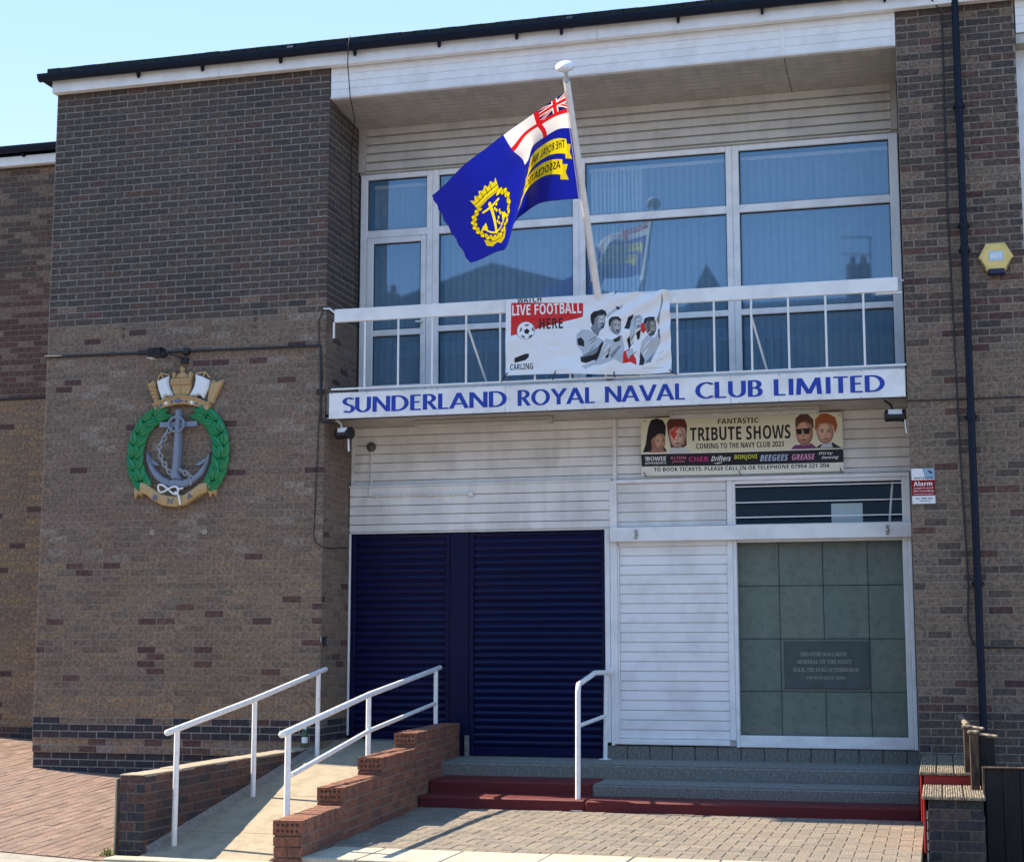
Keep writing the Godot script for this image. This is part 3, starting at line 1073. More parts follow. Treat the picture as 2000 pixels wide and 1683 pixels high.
func build_ground() -> void:
	var far = MB.new()
	far.quad(Vector3(-150, -0.60, 120), Vector3(150, -0.60, 120), Vector3(150, -0.60, -150), Vector3(-150, -0.60, -150))
	tag(put(far, "ground", M.footway, self), "", "", "", "structure")
	# forecourt of red-brown pavers left of the ramp
	var fc = MB.new()
	fc.sheet(func(u, v): return Vector3(lerp(-9.0, 3.045, u), fore_y(lerp(-9.0, 3.045, u), lerp(-2.0, 3.86, v)) - 0.010, lerp(-2.0, 3.86, v)), 4, 4)
	var court = put(fc, "forecourt", M.sand, self)
	tag(court, "", "", "", "structure")
	var list = []
	var f = func(x, z): return fore_y(x, z)
	var x = 3.04
	var row = 0
	while x > -3.6:
		var z = 3.84 - 0.1 * (row % 2)
		if row % 2 == 1:
			list.append({"r": [x - 0.1, z, x, 3.84], "col": Color.BLACK, "lift": 0.0})
		while z > -1.98:
			var e: float = max(z - 0.2, -1.99)
			if not (x > 0.06 and z < 0.03):
				if x > 0.06 and e < -0.03:
					e = -0.03
				list.append({"r": [x - 0.1, e, x, z], "col": Color.BLACK, "lift": 0.0})
			z -= 0.2
		x -= 0.1
		row += 1
	for q in list:
		var k = rng.randf_range(0.85, 1.15)
		var base: Color = [Color(0.35, 0.225, 0.175), Color(0.33, 0.225, 0.18), Color(0.37, 0.25, 0.195), Color(0.31, 0.205, 0.165)][rng.randi() % 4]
		q.col = Color(base.r * k, base.g * k, base.b * k)
		q.lift = rng.randf_range(-0.002, 0.0025)
		q.big = seen_size((q.r[0] + q.r[2]) * 0.5, fore_y(q.r[0], q.r[1]), (q.r[1] + q.r[3]) * 0.5)
	set_pavers(list, court, f, M.paver)
	# footway in front, flags with joints
	var foot = Node3D.new()
	foot.name = "footway"
	add_child(foot)
	tag(foot, "", "", "", "structure")
	for i in 26:
		for j in 7:
			var x0 = -6.0 + i * 0.9
			var z0 = 3.865 + j * 0.6
			var b = MB.new()
			paver_into(b, x0, z0, x0 + 0.9, z0 + 0.6, func(xx, zz): return fore_y(xx, zz) - 0.004, Color.WHITE)
			put(b, "flagstone", M.footway, foot)
	bx(Vector3(-30, -0.55, 8.08), Vector3(30, -0.30, 8.22), "kerb", M.concrete, foot, 0.02)
	var under = MB.new()
	under.box(Vector3(-30, -0.56, 2.0), Vector3(30, -0.42, 8.07))
	put(under, "bed", M.sand, foot)
	var road = MB.new()
	road.quad(Vector3(-60, -0.44, 19.5), Vector3(60, -0.44, 19.5), Vector3(60, -0.44, 8.22), Vector3(-60, -0.44, 8.22))
	tag(put(road, "road", mat(lin(0.14, 0.138, 0.13), 0.95, "speck", 2.0), self), "", "", "", "structure")
	# the raised patio: herringbone blocks edged with pale slabs
	var pt = MB.new()
	pt.hexa([Vector3(wall_x(4.70), -0.5, 4.70), Vector3(9.332, -0.5, 4.70), Vector3(9.332, -0.5, 1.0), Vector3(wall_x(1.0), -0.5, 1.0),
		Vector3(wall_x(4.70), -0.112, 4.70), Vector3(9.332, -0.112, 4.70), Vector3(9.332, -0.112, 1.0), Vector3(wall_x(1.0), -0.112, 1.0)])
	var patio = put(pt, "patio", M.sand, self)
	tag(patio, "", "", "", "structure")
	var blocks = []
	var level = func(_x, _z): return -0.1
	for i in range(0, 52):
		for j in range(-2, 32):
			var d = posmod(i - j, 4)
			if d != 0 and d != 3:
				continue
			var x0 = 4.56 + i * 0.1
			var z0 = 1.06 + j * 0.1
			var x1 = x0 + (0.2 if d == 0 else 0.1)
			var z1 = z0 + (0.1 if d == 0 else 0.2)
			x0 = max(x0, wall_x((z0 + z1) * 0.5) + 0.006)
			x1 = min(x1, 9.33)
			z0 = max(z0, 1.12)
			z1 = min(z1, 4.065)
			if x1 - x0 > 0.02 and z1 - z0 > 0.02:
				var k = rng.randf_range(0.86, 1.14)
				var base: Color = [Color(0.35, 0.30, 0.24), Color(0.335, 0.288, 0.235), Color(0.365, 0.305, 0.24), Color(0.315, 0.278, 0.235)][rng.randi() % 4]
				blocks.append({"r": [x0, z0, x1, z1], "col": Color(base.r * k, base.g * k, base.b * k), "lift": rng.randf_range(-0.002, 0.002), "big": seen_size(x0, -0.1, z0)})
	set_pavers(blocks, patio, level, M.paver)
	var sx = wall_x(4.4) + 0.01
	var widths = [0.42, 0.60, 0.66, 0.60, 0.62, 0.60, 0.60]
	for q in widths:
		var b = MB.new()
		b.bbox(Vector3(sx + 0.003, -0.16, 4.072), Vector3(sx + q - 0.003, -0.098 + rng.randf_range(-0.002, 0.001), 4.72), 0.006)
		put(b, "edging_slab", M.slab, patio)
		sx += q

# ------------------------------------------------------------------ steps, ramp and their walls
func build_steps() -> void:
	var s = thing("entrance_steps", "wide grey concrete entrance steps with red painted lower edges", "steps")
	bx(Vector3(4.56, -0.3, -0.86), Vector3(9.287, 0.235, 0.10), "landing", M.aggregate, s, 0.012)
	var cap = MB.new()
	cap.quad(Vector3(4.70, 0.239, 0.088), Vector3(9.28, 0.239, 0.088), Vector3(9.28, 0.239, -0.76), Vector3(4.66, 0.239, -0.76))
	put(cap, "landing_screed", M.concrete, s)
	var xr: float = 6.60 - 0.27
	bx(Vector3(xr, -0.3, 0.104), Vector3(9.287, 0.10, 0.70), "tread", M.aggregate, s, 0.012)
	var t2 = MB.new()
	t2.quad(Vector3(xr + 0.01, 0.104, 0.69), Vector3(9.28, 0.104, 0.69), Vector3(9.28, 0.104, 0.11), Vector3(xr + 0.01, 0.104, 0.11))
	put(t2, "tread_screed", M.concrete, s)
	bx(Vector3(4.735, -0.3, 0.104), Vector3(xr - 0.002, 0.112, 0.71), "red_tread", M.red_paint, s, 0.014)
	bx(Vector3(4.775, -0.3, 0.702), Vector3(6.36, 0.004, 1.15), "red_tread", M.red_paint, s, 0.014)
	bx(Vector3(6.362, -0.3, 0.702), Vector3(9.30, 0.0, 1.16), "red_tread", M.red_paint, s, 0.014)

	# ramp between the low wall and the stepped wall
	var r = thing("access_ramp", "sloping concrete access ramp between low dark wall and stepped brick wall", "ramp")
	var ry = func(z: float) -> float: return clamp(0.318 - 0.166 * z, -0.285, 0.395)
	var zs = [3.66, 2.92, 1.74, 0.62, -0.45, -0.83]
	for i in 5:
		var z1: float = zs[i] - 0.004
		var z0: float = zs[i + 1] + 0.004
		var b = MB.new()
		for k in 4:
			var a: float = lerp(z1, z0, k / 4.0)
			var c: float = lerp(z1, z0, (k + 1) / 4.0)
			b.quad(Vector3(3.262, ry.call(a), a), Vector3(wall_x(a) - 0.215, ry.call(a), a), Vector3(wall_x(c) - 0.215, ry.call(c), c), Vector3(3.262, ry.call(c), c))
		for e in [z1, z0]:
			b.quad(Vector3(3.262, ry.call(e) - 0.2, e), Vector3(wall_x(e) - 0.215, ry.call(e) - 0.2, e), Vector3(wall_x(e) - 0.215, ry.call(e), e), Vector3(3.262, ry.call(e), e))
		put(b, "slab", M.ramp if i < 4 else M.concrete, r)
	var bed = MB.new()
	bed.hexa([Vector3(3.262, -0.5, 3.66), Vector3(4.79, -0.5, 3.66), Vector3(4.38, -0.5, -0.84), Vector3(3.262, -0.5, -0.84),
		Vector3(3.262, -0.31, 3.66), Vector3(4.79, -0.31, 3.66), Vector3(4.38, 0.36, -0.84), Vector3(3.262, 0.36, -0.84)])
	put(bed, "bed", M.sand, r)
	var toe = MB.new()
	toe.bbox(Vector3(3.05, -0.36, 3.668), Vector3(4.78, -0.282, 3.862), 0.006)
	put(toe, "toe_slab", M.slab, r)
	var fil = MB.new()
	for k in 12:
		var a = 3.55 - k * 0.30
		var c = a - 0.30
		fil.hexa([Vector3(3.26, ry.call(a) - 0.02, a), Vector3(3.31 + rng.randf() * 0.02, ry.call(a) - 0.002, a), Vector3(3.31 + rng.randf() * 0.02, ry.call(c) - 0.002, c), Vector3(3.26, ry.call(c) - 0.02, c),
			Vector3(3.262, ry.call(a) + 0.05, a), Vector3(3.275, ry.call(a) + 0.04, a), Vector3(3.275, ry.call(c) + 0.04, c), Vector3(3.262, ry.call(c) + 0.05, c)])
	put(fil, "mortar_fillet", M.concrete, r)

	# low wall of dark bricks with a level top
	var lw = thing("ramp_wall", "low dark engineering brick wall along the left of the ramp", "wall")
	var m = MB.new()
	m.box(Vector3(3.046, -0.5, 0.004), Vector3(3.2565, 0.325, 3.5985), Color(0.20, 0.17, 0.145))
	put(m, "core", M.mortar, lw)
	var list = []
	var tones = func(_n, _p): return pick([21, 22, 23, 24, 25, 18, 22, 21])
	var side = func(_n, _p): return pick([18, 24, 22, 18, 19, 24, 21])
	lay(list, Vector3(3.042, -7.25 + 0.0, 3.602), Vector3.RIGHT, Vector3.BACK, 0.218, 1, 12, true, tones, null, 0.145)
	lay(list, Vector3(3.26, -7.25, 3.602), Vector3.FORWARD, Vector3.RIGHT, 3.59, 1, 12, false, side)
	set_bricks(list, lw, 300)
	var top = MB.new()
	for i in 16:
		top.bbox(Vector3(3.04 + rng.randf_range(-0.004, 0.004), 0.327, 0.01 + i * 0.2244), Vector3(3.262 + rng.randf_range(-0.004, 0.003), 0.350 + rng.randf_range(-0.004, 0.003), 0.01 + (i + 1) * 0.2244 - 0.004), 0.006)
	put(top, "mortar_top", M.ramp, lw)
	bx(Vector3(2.998, -0.30, 3.56), Vector3(3.012, 0.31, 3.60), "edge_board", M.slab, lw, 0.003)
	bx(Vector3(3.012, -0.30, 0.02), Vector3(3.038, 0.315, 3.585), "edge_board", M.brown_timber, lw, 0.003)

	# stepped wall of red bricks with brick-on-edge tops
	var sw = thing("stepped_wall", "stepped red brick wall with brick-on-edge tops between ramp and steps", "wall")
	var tiers = [[4.742, 3.676, 0.155], [3.676, 2.497, 0.292], [2.497, 1.230, 0.440], [1.230, -0.765, 0.578]]
	var core = MB.new()
	for t in tiers:
		core.hexa([Vector3(wall_x(t[0]) - 0.208, -0.5, t[0] - 0.006), Vector3(wall_x(t[0]) - 0.0045, -0.5, t[0] - 0.024), Vector3(wall_x(t[1]) - 0.0045, -0.5, t[1]), Vector3(wall_x(t[1]) - 0.208, -0.5, t[1]),
			Vector3(wall_x(t[0]) - 0.208, t[2] - 0.006, t[0] - 0.006), Vector3(wall_x(t[0]) - 0.0045, t[2] - 0.006, t[0] - 0.024), Vector3(wall_x(t[1]) - 0.0045, t[2] - 0.006, t[1]), Vector3(wall_x(t[1]) - 0.208, t[2] - 0.006, t[1])], Color(0.34, 0.27, 0.215))
	put(core, "core", M.mortar, sw)
	var reds = [Color(0.36, 0.145, 0.085), Color(0.30, 0.125, 0.08), Color(0.40, 0.165, 0.095), Color(0.26, 0.12, 0.085)]
	var along = Vector3(-0.092, 0, -1.0).normalized()
	var across = Vector3(1, 0, -0.092).normalized()
	var cap_mesh = []
	for k in 4:
		var b = MB.new()
		b.bbox(Vector3(-0.1075, -0.051, -0.0325), Vector3(0.1075, 0.051, 0.0325), 0.004, reds[k])
		cap_mesh.append(b.mesh())
	for t in tiers:
		var zz: float = t[0] - 0.033
		var first = true
		while zz > t[1] - 0.02:
			var centre = Vector3(wall_x(zz) - 0.1075, t[2] - 0.051, zz)
			if first:
				# the end brick shows its ten holes
				var b = MB.new()
				var d = 0.0325
				var hx = 0.1075
				var hy = 0.051
				b.box(Vector3(-hx, -hy, -d), Vector3(hx, hy, d - 0.03), reds[0])
				var pos = []
				for gx in 5:
					for gy in 2:
						pos.append(Vector2(-0.070 + gx * 0.035, -0.021 + gy * 0.042))
				var cells_x = [-hx, -0.0875, -0.0525, -0.0175, 0.0175, 0.0525, 0.0875, hx]
				var cells_y = [-hy, -0.042, 0.0, 0.042, hy]
				for cx in 7:
					for cy in 4:
						var lo = Vector2(cells_x[cx], cells_y[cy])
						var hi = Vector2(cells_x[cx + 1], cells_y[cy + 1])
						if cx == 0 or cx == 6 or cy == 0 or cy == 3:
							b.quad(Vector3(lo.x, lo.y, d), Vector3(hi.x, lo.y, d), Vector3(hi.x, hi.y, d), Vector3(lo.x, hi.y, d), reds[0])
							continue
						var mid = (lo + hi) * 0.5
						var ring = []
						var outer = []
						for a in 12:
							var dir = Vector2(cos(TAU * a / 12.0), sin(TAU * a / 12.0))
							ring.append(mid + dir * 0.0118)
							var half = (hi - lo) * 0.5
							var sc: float = min(half.x / max(abs(dir.x), 0.001), half.y / max(abs(dir.y), 0.001))
							outer.append(mid + dir * sc)
						for a in 12:
							var e = (a + 1) % 12
							var oa: Vector2 = outer[a]
							var ob: Vector2 = outer[e]
							b.quad(Vector3(oa.x, oa.y, d), Vector3(ob.x, ob.y, d), Vector3(ring[e].x, ring[e].y, d), Vector3(ring[a].x, ring[a].y, d), reds[0])
							if abs(oa.x - ob.x) > 0.0005 and abs(oa.y - ob.y) > 0.0005:
								var corner = Vector2(oa.x if abs(oa.x - mid.x) > abs(ob.x - mid.x) else ob.x, oa.y if abs(oa.y - mid.y) > abs(ob.y - mid.y) else ob.y)
								b.tri(Vector3(oa.x, oa.y, d), Vector3(corner.x, corner.y, d), Vector3(ob.x, ob.y, d), reds[0])
							b.quad(Vector3(ring[a].x, ring[a].y, d), Vector3(ring[e].x, ring[e].y, d), Vector3(ring[e].x, ring[e].y, d - 0.03), Vector3(ring[a].x, ring[a].y, d - 0.03), reds[1])
				for q in [[-hx, -hy, hx, -hy], [hx, -hy, hx, hy], [hx, hy, -hx, hy], [-hx, hy, -hx, -hy]]:
					b.quad(Vector3(q[0], q[1], d - 0.03), Vector3(q[2], q[3], d - 0.03), Vector3(q[2], q[3], d), Vector3(q[0], q[1], d), reds[0])
				var o = put(b, "cap_brick", M.brick, sw)
				o.transform = Transform3D(Basis(across, Vector3.UP, -along), centre)
				first = false
			else:
				var o = MeshInstance3D.new()
				o.mesh = cap_mesh[rng.randi() % 4]
				o.material_override = M.brick
				o.name = "cap_brick"
				o.transform = Transform3D(Basis(across, Vector3.UP, -along), centre + Vector3(0, rng.randf_range(-0.003, 0.002), 0))
				sw.add_child(o, true)
			zz -= 0.075
		# a mortar bed between this top and the tier below it
	var side_list = []
	for t in tiers:
		var y: float = t[2] - 0.102 - 0.010
		var n = 0
		while y > -0.42:
			var zz: float = t[0]
			if n % 2 == 1:
				zz -= -0.055
			while zz > t[1] + 0.02:
				var a: float = min(zz, t[0])
				var e: float = max(zz - 0.2214, t[1])
				if a - e > 0.04:
					side_list.append([Vector3(wall_x((a + e) * 0.5) - 0.001, y - 0.0325, (a + e) * 0.5), along, across, a - e - 0.010])
				zz -= 0.2214
			# front face of the tier
			if t[0] > 4.7 or y > t[2] - 0.13:
				if n % 2 == 0:
					side_list.append([Vector3(wall_x(t[0]) - 0.1075, y - 0.0325, t[0] - 0.001), across, -along, 0.213])
				else:
					for s_ in [-1, 1]:
						side_list.append([Vector3(wall_x(t[0]) - 0.1075 + s_ * 0.054, y - 0.0325, t[0] - 0.001), across, -along, 0.098])
			y -= 0.075
			n += 1
	side_list.sort_custom(func(a, b): return a[0].z > b[0].z)
	var rest = MB.new()
	var cache = {}
	for i in side_list.size():
		var q: Array = side_list[i]
		var k = rng.randi() % 4
		if i < 300:
			var key = "%d_%d" % [k, int(q[3] * 100)]
			if not cache.has(key):
				var b = MB.new()
				brick_into(b, Vector3.ZERO, Vector3.RIGHT, Vector3.BACK, q[3], 0.065, reds[k])
				cache[key] = b.mesh()
			var o = MeshInstance3D.new()
			o.mesh = cache[key]
			o.material_override = M.brick
			o.name = "brick"
			o.transform = Transform3D(Basis(q[1], Vector3.UP, q[2]), q[0])
			sw.add_child(o, true)
		else:
			brick_into(rest, q[0], q[1], q[2], q[3], 0.065, reds[k])
	if rest.v.size():
		tag(put(rest, "brickwork", M.brick, sw), "", "", "", "stuff")

func rail_top(parent: Node3D, pts: Array, r: float) -> void:
	var b = MB.new()
	var a: Vector3 = pts[0]
	var e: Vector3 = pts[-1]
	b.tube(pts, r, 14)
	b.lathe([Vector2(0, -r), Vector2(r * 0.7, -r * 0.72), Vector2(r, 0), Vector2(r * 0.7, r * 0.72), Vector2(0, r)], Transform3D(Basis.IDENTITY, a), 14)
	b.lathe([Vector2(0, -r), Vector2(r * 0.7, -r * 0.72), Vector2(r, 0), Vector2(r * 0.7, r * 0.72), Vector2(0, r)], Transform3D(Basis.IDENTITY, e), 14)
	put(b, "top_rail", M.rail, parent)

func build_handrails() -> void:
	var a = thing("handrail", "white tube handrail on three posts beside the low dark ramp wall", "handrail", Vector3.ZERO, "white tube handrails at the entrance")
	rail_top(a, [Vector3(3.40, 0.680, 3.50), Vector3(3.40, 0.895, 1.79), Vector3(3.40, 1.142, 0.06)], 0.026)
	for q in [[3.325, 0.69, -0.24], [1.79, 0.88, 0.01], [0.245, 1.11, 0.27]]:
		pipe([Vector3(3.40, q[2], q[0]), Vector3(3.40, q[1], q[0])], 0.0235, "post", M.rail, a, 14)
	var b = thing("handrail", "white two-bar handrail rising beside the stepped red brick wall", "handrail", Vector3.ZERO, "white tube handrails at the entrance")
	rail_top(b, [Vector3(4.80, 0.735, 4.42), Vector3(4.515, 0.945, 1.80), Vector3(4.405, 1.115, -0.30), Vector3(4.385, 1.152, -0.72)], 0.026)
	pipe([Vector3(4.772, 0.421, 4.17), Vector3(4.515, 0.622, 1.80), Vector3(4.41, 0.79, -0.50)], 0.020, "lower_rail", M.rail, b)
	for q in [[4.782, 4.26, 0.742, -0.30], [4.515, 1.80, 0.935, 0.0], [4.412, -0.50, 1.12, 0.36]]:
		pipe([Vector3(q[0], q[3], q[1]), Vector3(q[0], q[2], q[1])], 0.0235, "post", M.rail, b, 14)
	var c = thing("handrail", "short white bent handrail standing in front of the right shutter", "handrail", Vector3.ZERO, "white tube handrails at the entrance")
	var path = [Vector3(6.284, -0.09, 1.10), Vector3(6.29, 0.96, 1.10), Vector3(6.289, 1.0, 1.085), Vector3(6.285, 1.03, 1.05), Vector3(6.235, 1.105, 0.20), Vector3(6.23, 1.115, 0.12), Vector3(6.225, 1.118, 0.02), Vector3(6.215, 1.112, -0.735)]
	pipe(path, 0.0245, "bent_rail", M.rail, c, 14)
	pipe([Vector3(6.288, 0.655, 1.10), Vector3(6.19, 0.675, -0.60)], 0.019, "lower_rail", M.rail, c)
	pipe([Vector3(6.188, 0.24, -0.60), Vector3(6.205, 1.108, -0.60)], 0.0225, "post", M.rail, c, 14)
	for q in [Vector3(6.284, -0.097, 1.10), Vector3(6.188, 0.240, -0.60)]:
		var k = MB.new()
		k.bbox(q - Vector3(0.055, 0, 0.055), q + Vector3(0.055, 0.008, 0.055), 0.003)
		put(k, "foot_plate", M.rail, c)
	var fl = MB.new()
	fl.lathe([Vector2(0, 0), Vector2(0.042, 0), Vector2(0.042, 0.012), Vector2(0, 0.012)], Transform3D(Basis(Vector3.RIGHT, PI / 2), Vector3(6.215, 1.112, -0.735)), 14)
	put(fl, "wall_flange", M.rail, c)

func build_deck() -> void:
	# at the right: brick pier under ribbed deck boards, a red riser and a dark timber gate
	var p = thing("brick_pillar", "dark brick pillar under ribbed deck boards at lower right corner", "pillar")
	var core = MB.new()
	core.box(Vector3(9.384, -0.6, 2.22), Vector3(9.766, 0.275, 3.180), Color(0.20, 0.17, 0.145))
	put(core, "core", M.mortar, p)
	var list = []
	lay(list, Vector3(9.377, -7.325, 3.185), Vector3.RIGHT, Vector3.BACK, 0.396, 1, 10, false, func(_n, _p): return pick([21, 22, 25, 23, 24, 4]), null, 0.2)
	set_bricks(list, p, 300)
	var lw = MB.new()
	for i in 8:
		lw.box(Vector3(9.366 + rng.randf_range(-0.003, 0.003), -0.40 + i * 0.075, 3.10), Vector3(9.376, -0.34 + i * 0.075, 3.178))
	put(lw, "mortar_edge", M.slab, p)
	bx(Vector3(9.345, -0.12, 3.12), Vector3(9.362, 0.27, 3.175), "red_edge", M.red_board, p)
	bx(Vector3(9.345, -0.12, 1.18), Vector3(9.360, 0.268, 3.115), "red_cheek", M.red_board, p)

	var d = thing("deck_steps", "two sunlit steps of ribbed timber decking with a red riser", "steps")
	for q in [[9.340, 9.795, 0.297, 2.215, 3.225], [9.312, 9.722, 0.392, 0.05, 2.20]]:
		for i in 3:
			var x0: float = lerp(q[0], q[1], i / 3.0)
			var x1: float = lerp(q[0], q[1], (i + 1) / 3.0) - 0.007
			var b = MB.new()
			b.bbox(Vector3(x0, q[2] - 0.026, q[3]), Vector3(x1, q[2] - 0.006, q[4]), 0.003)
			for k in 8:
				var rx: float = x0 + 0.004 + k * (x1 - x0 - 0.005) / 8.0
				b.bbox(Vector3(rx, q[2] - 0.007, q[3] + 0.002), Vector3(rx + (x1 - x0) / 8.0 * 0.55, q[2], q[4] - 0.002), 0.0015)
			put(b, "deck_board", M.deck, d)
	bx(Vector3(9.345, 0.272, 2.165), Vector3(9.712, 0.364, 2.185), "riser", M.red_board, d)
	bx(Vector3(9.316, 0.0, 0.06), Vector3(9.332, 0.364, 2.18), "cheek", M.red_board, d)
	bx(Vector3(9.39, 0.225, 2.19), Vector3(9.76, 0.270, 3.15), "joist", M.dark_timber, d)
	bx(Vector3(9.34, -0.3, 0.07), Vector3(9.70, 0.36, 2.16), "carcass", M.dark_timber, d)

	var r = thing("timber_posts", "pair of brown timber newel posts with weathered caps by the decking", "railing")
	for q in [[9.660, 2.175, 0.385, 0.735, 0.056], [9.698, 2.62, 0.29, 0.715, 0.066]]:
		bx(Vector3(q[0], q[2], q[1] - q[4]), Vector3(q[0] + q[4], q[3], q[1]), "post", M.brown_timber, r, 0.006)
		bx(Vector3(q[0] - 0.012, q[3], q[1] - q[4] - 0.012), Vector3(q[0] + q[4] + 0.012, q[3] + 0.026, q[1] + 0.012), "cap", M.deck, r, 0.008)
	var h = MB.new()
	h.tube([Vector3(9.695, 0.752, 2.14), Vector3(9.655, 0.74, 0.10)], 0.024, 8)
	put(h, "handrail", M.deck, r)
	for q in [[9.718, 2.15, 9.815, 0.748], [9.766, 2.60, 9.90, 0.715]]:
		var b = MB.new()
		b.tube([Vector3(q[0], q[3], q[1]), Vector3(q[2], q[3] - 0.008, q[1] + 0.12)], 0.010, 8)
		put(b, "rail", M.deck, r)
	bx(Vector3(9.722, 0.1, 2.06), Vector3(9.812, 0.72, 2.09), "panel", M.dark_timber, r)
	bx(Vector3(9.770, 0.1, 2.54), Vector3(9.885, 0.69, 2.57), "panel", M.dark_timber, r)

	var g = thing("timber_gate", "dark stained board gate at the far lower right", "gate")
	for i in 8:
		var x0 = 9.80 + i * 0.125
		bx(Vector3(x0, -0.55, 2.78), Vector3(x0 + 0.121, 0.468 + rng.randf_range(-0.003, 0.003), 2.805), "board", M.dark_timber, g, 0.003)
	bx(Vector3(9.785, 0.470, 2.76), Vector3(10.9, 0.484, 2.82), "top_rail", M.brown_timber, g)
	bx(Vector3(9.778, 0.24, 2.77), Vector3(9.796, 0.484, 2.82), "stile", M.brown_timber, g)
	bx(Vector3(9.80, -0.55, 2.3), Vector3(10.9, 0.44, 2.33), "rear_screen", M.dark_timber, g)

# ------------------------------------------------------------------ name board with drawn letters
func arc(cx: float, cy: float, rx: float, ry: float, a0: float, a1: float, steps := 14) -> Array:
	var r = []
	for i in steps + 1:
		var a = deg_to_rad(lerp(a0, a1, float(i) / steps))
		r.append(Vector2(cx + cos(a) * rx, cy + sin(a) * ry))
	return r

func glyph(ch: String) -> Array:
	# [advance width, strokes]; cap height 1, stems broad and bars thin
	var v = Vector2.ZERO
	match ch:
		"S": return [0.52, [arc(0.27, 0.745, 0.205, 0.215, 35, 250, 16) + arc(0.25, 0.265, 0.215, 0.225, 70, -145, 16)]]
		"U": return [0.76, [[Vector2(0.10, 1), Vector2(0.10, 0.40)] + arc(0.37, 0.36, 0.27, 0.32, 180, 360, 14) + [Vector2(0.64, 0.40), Vector2(0.64, 1)]]]
		"N": return [0.80, [[Vector2(0.09, 0), Vector2(0.09, 1)], [Vector2(0.10, 0.98), Vector2(0.70, 0.02)], [Vector2(0.71, 0), Vector2(0.71, 1)]]]
		"D": return [0.80, [[Vector2(0.10, 0), Vector2(0.10, 1)], [Vector2(0.08, 0.96), Vector2(0.30, 0.96)] + arc(0.30, 0.5, 0.40, 0.46, 90, -90, 18) + [Vector2(0.08, 0.04)]]]
		"E": return [0.54, [[Vector2(0.10, 0), Vector2(0.10, 1)], [Vector2(0.08, 0.96), Vector2(0.48, 0.96)], [Vector2(0.08, 0.53), Vector2(0.43, 0.53)], [Vector2(0.08, 0.04), Vector2(0.50, 0.04)]]]
		"R": return [0.64, [[Vector2(0.10, 0), Vector2(0.10, 1)], [Vector2(0.08, 0.96), Vector2(0.26, 0.96)] + arc(0.28, 0.73, 0.22, 0.23, 90, -90, 14) + [Vector2(0.10, 0.50)], [Vector2(0.28, 0.50), Vector2(0.57, 0.0)]]]
		"L": return [0.52, [[Vector2(0.10, 0), Vector2(0.10, 1)], [Vector2(0.08, 0.04), Vector2(0.48, 0.04)]]]
		"A": return [0.80, [[Vector2(0.04, 0), Vector2(0.385, 1)], [Vector2(0.385, 1), Vector2(0.74, 0)], [Vector2(0.15, 0.30), Vector2(0.62, 0.30)]]]
		"O": return [0.92, [arc(0.45, 0.5, 0.365, 0.465, 0, 360, 30)]]
		"Y": return [0.72, [[Vector2(0.05, 1), Vector2(0.35, 0.45)], [Vector2(0.67, 1), Vector2(0.35, 0.45)], [Vector2(0.35, 0.52), Vector2(0.35, 0)]]]
		"V": return [0.78, [[Vector2(0.04, 1), Vector2(0.385, 0)], [Vector2(0.385, 0), Vector2(0.73, 1)]]]
		"C": return [0.74, [arc(0.46, 0.5, 0.37, 0.465, 48, 312, 24)]]
		"B": return [0.62, [[Vector2(0.10, 0), Vector2(0.10, 1)], [Vector2(0.08, 0.96), Vector2(0.28, 0.96)] + arc(0.29, 0.745, 0.18, 0.215, 90, -90, 12) + [Vector2(0.10, 0.53)], [Vector2(0.10, 0.53), Vector2(0.30, 0.53)] + arc(0.31, 0.285, 0.205, 0.245, 90, -90, 12) + [Vector2(0.08, 0.04)]]]
		"I": return [0.32, [[Vector2(0.15, 0), Vector2(0.15, 1)]]]
		"M": return [1.08, [[Vector2(0.10, 0), Vector2(0.15, 1)], [Vector2(0.16, 1), Vector2(0.53, 0.05)], [Vector2(0.53, 0.05), Vector2(0.89, 1)], [Vector2(0.90, 1), Vector2(0.96, 0)]]]
		"T": return [0.64, [[Vector2(0.02, 0.96), Vector2(0.60, 0.96)], [Vector2(0.31, 0), Vector2(0.31, 1)]]]
	return [0.3, []]

func letter_mesh(ch: String, sx: float, sy: float) -> MB:
	var b = MB.new()
	var layer = 0.0
	for path in glyph(ch)[1]:
		var p = PackedVector2Array()
		for q in path:
			if p.is_empty() or p[-1].distance_to(q) > 0.003:
				p.append(q)
		var l = []
		var r = []
		for i in p.size():
			var t: Vector2 = (p[min(i + 1, p.size() - 1)] - p[max(i - 1, 0)]).normalized()
			if ch == "O" and (i == 0 or i == p.size() - 1):
				t = Vector2(0, 1)
			var nn = Vector2(-t.y, t.x)
			var a = 0.098
			var c = 0.048
			var d = Vector2(a * a * nn.x, c * c * nn.y) / sqrt(a * a * nn.x * nn.x + c * c * nn.y * nn.y)
			l.append(p[i] + d)
			r.append(p[i] - d)
		for i in p.size() - 1:
			var q = []
			for e in [l[i], r[i], r[i + 1], l[i + 1]]:
				q.append(Vector3(e.x * sx, e.y * sy, 0.0022 + layer))
			b.quad(q[0], q[1], q[2], q[3])
			for k in 4:
				if k == 0 and i > 0 or k == 2 and i < p.size() - 2:
					continue
				var m = (k + 1) % 4
				var u: Vector3 = q[k]
				var w: Vector3 = q[m]
				b.quad(Vector3(u.x, u.y, 0), Vector3(w.x, w.y, 0), w, u)
		layer += 0.00035
	return b

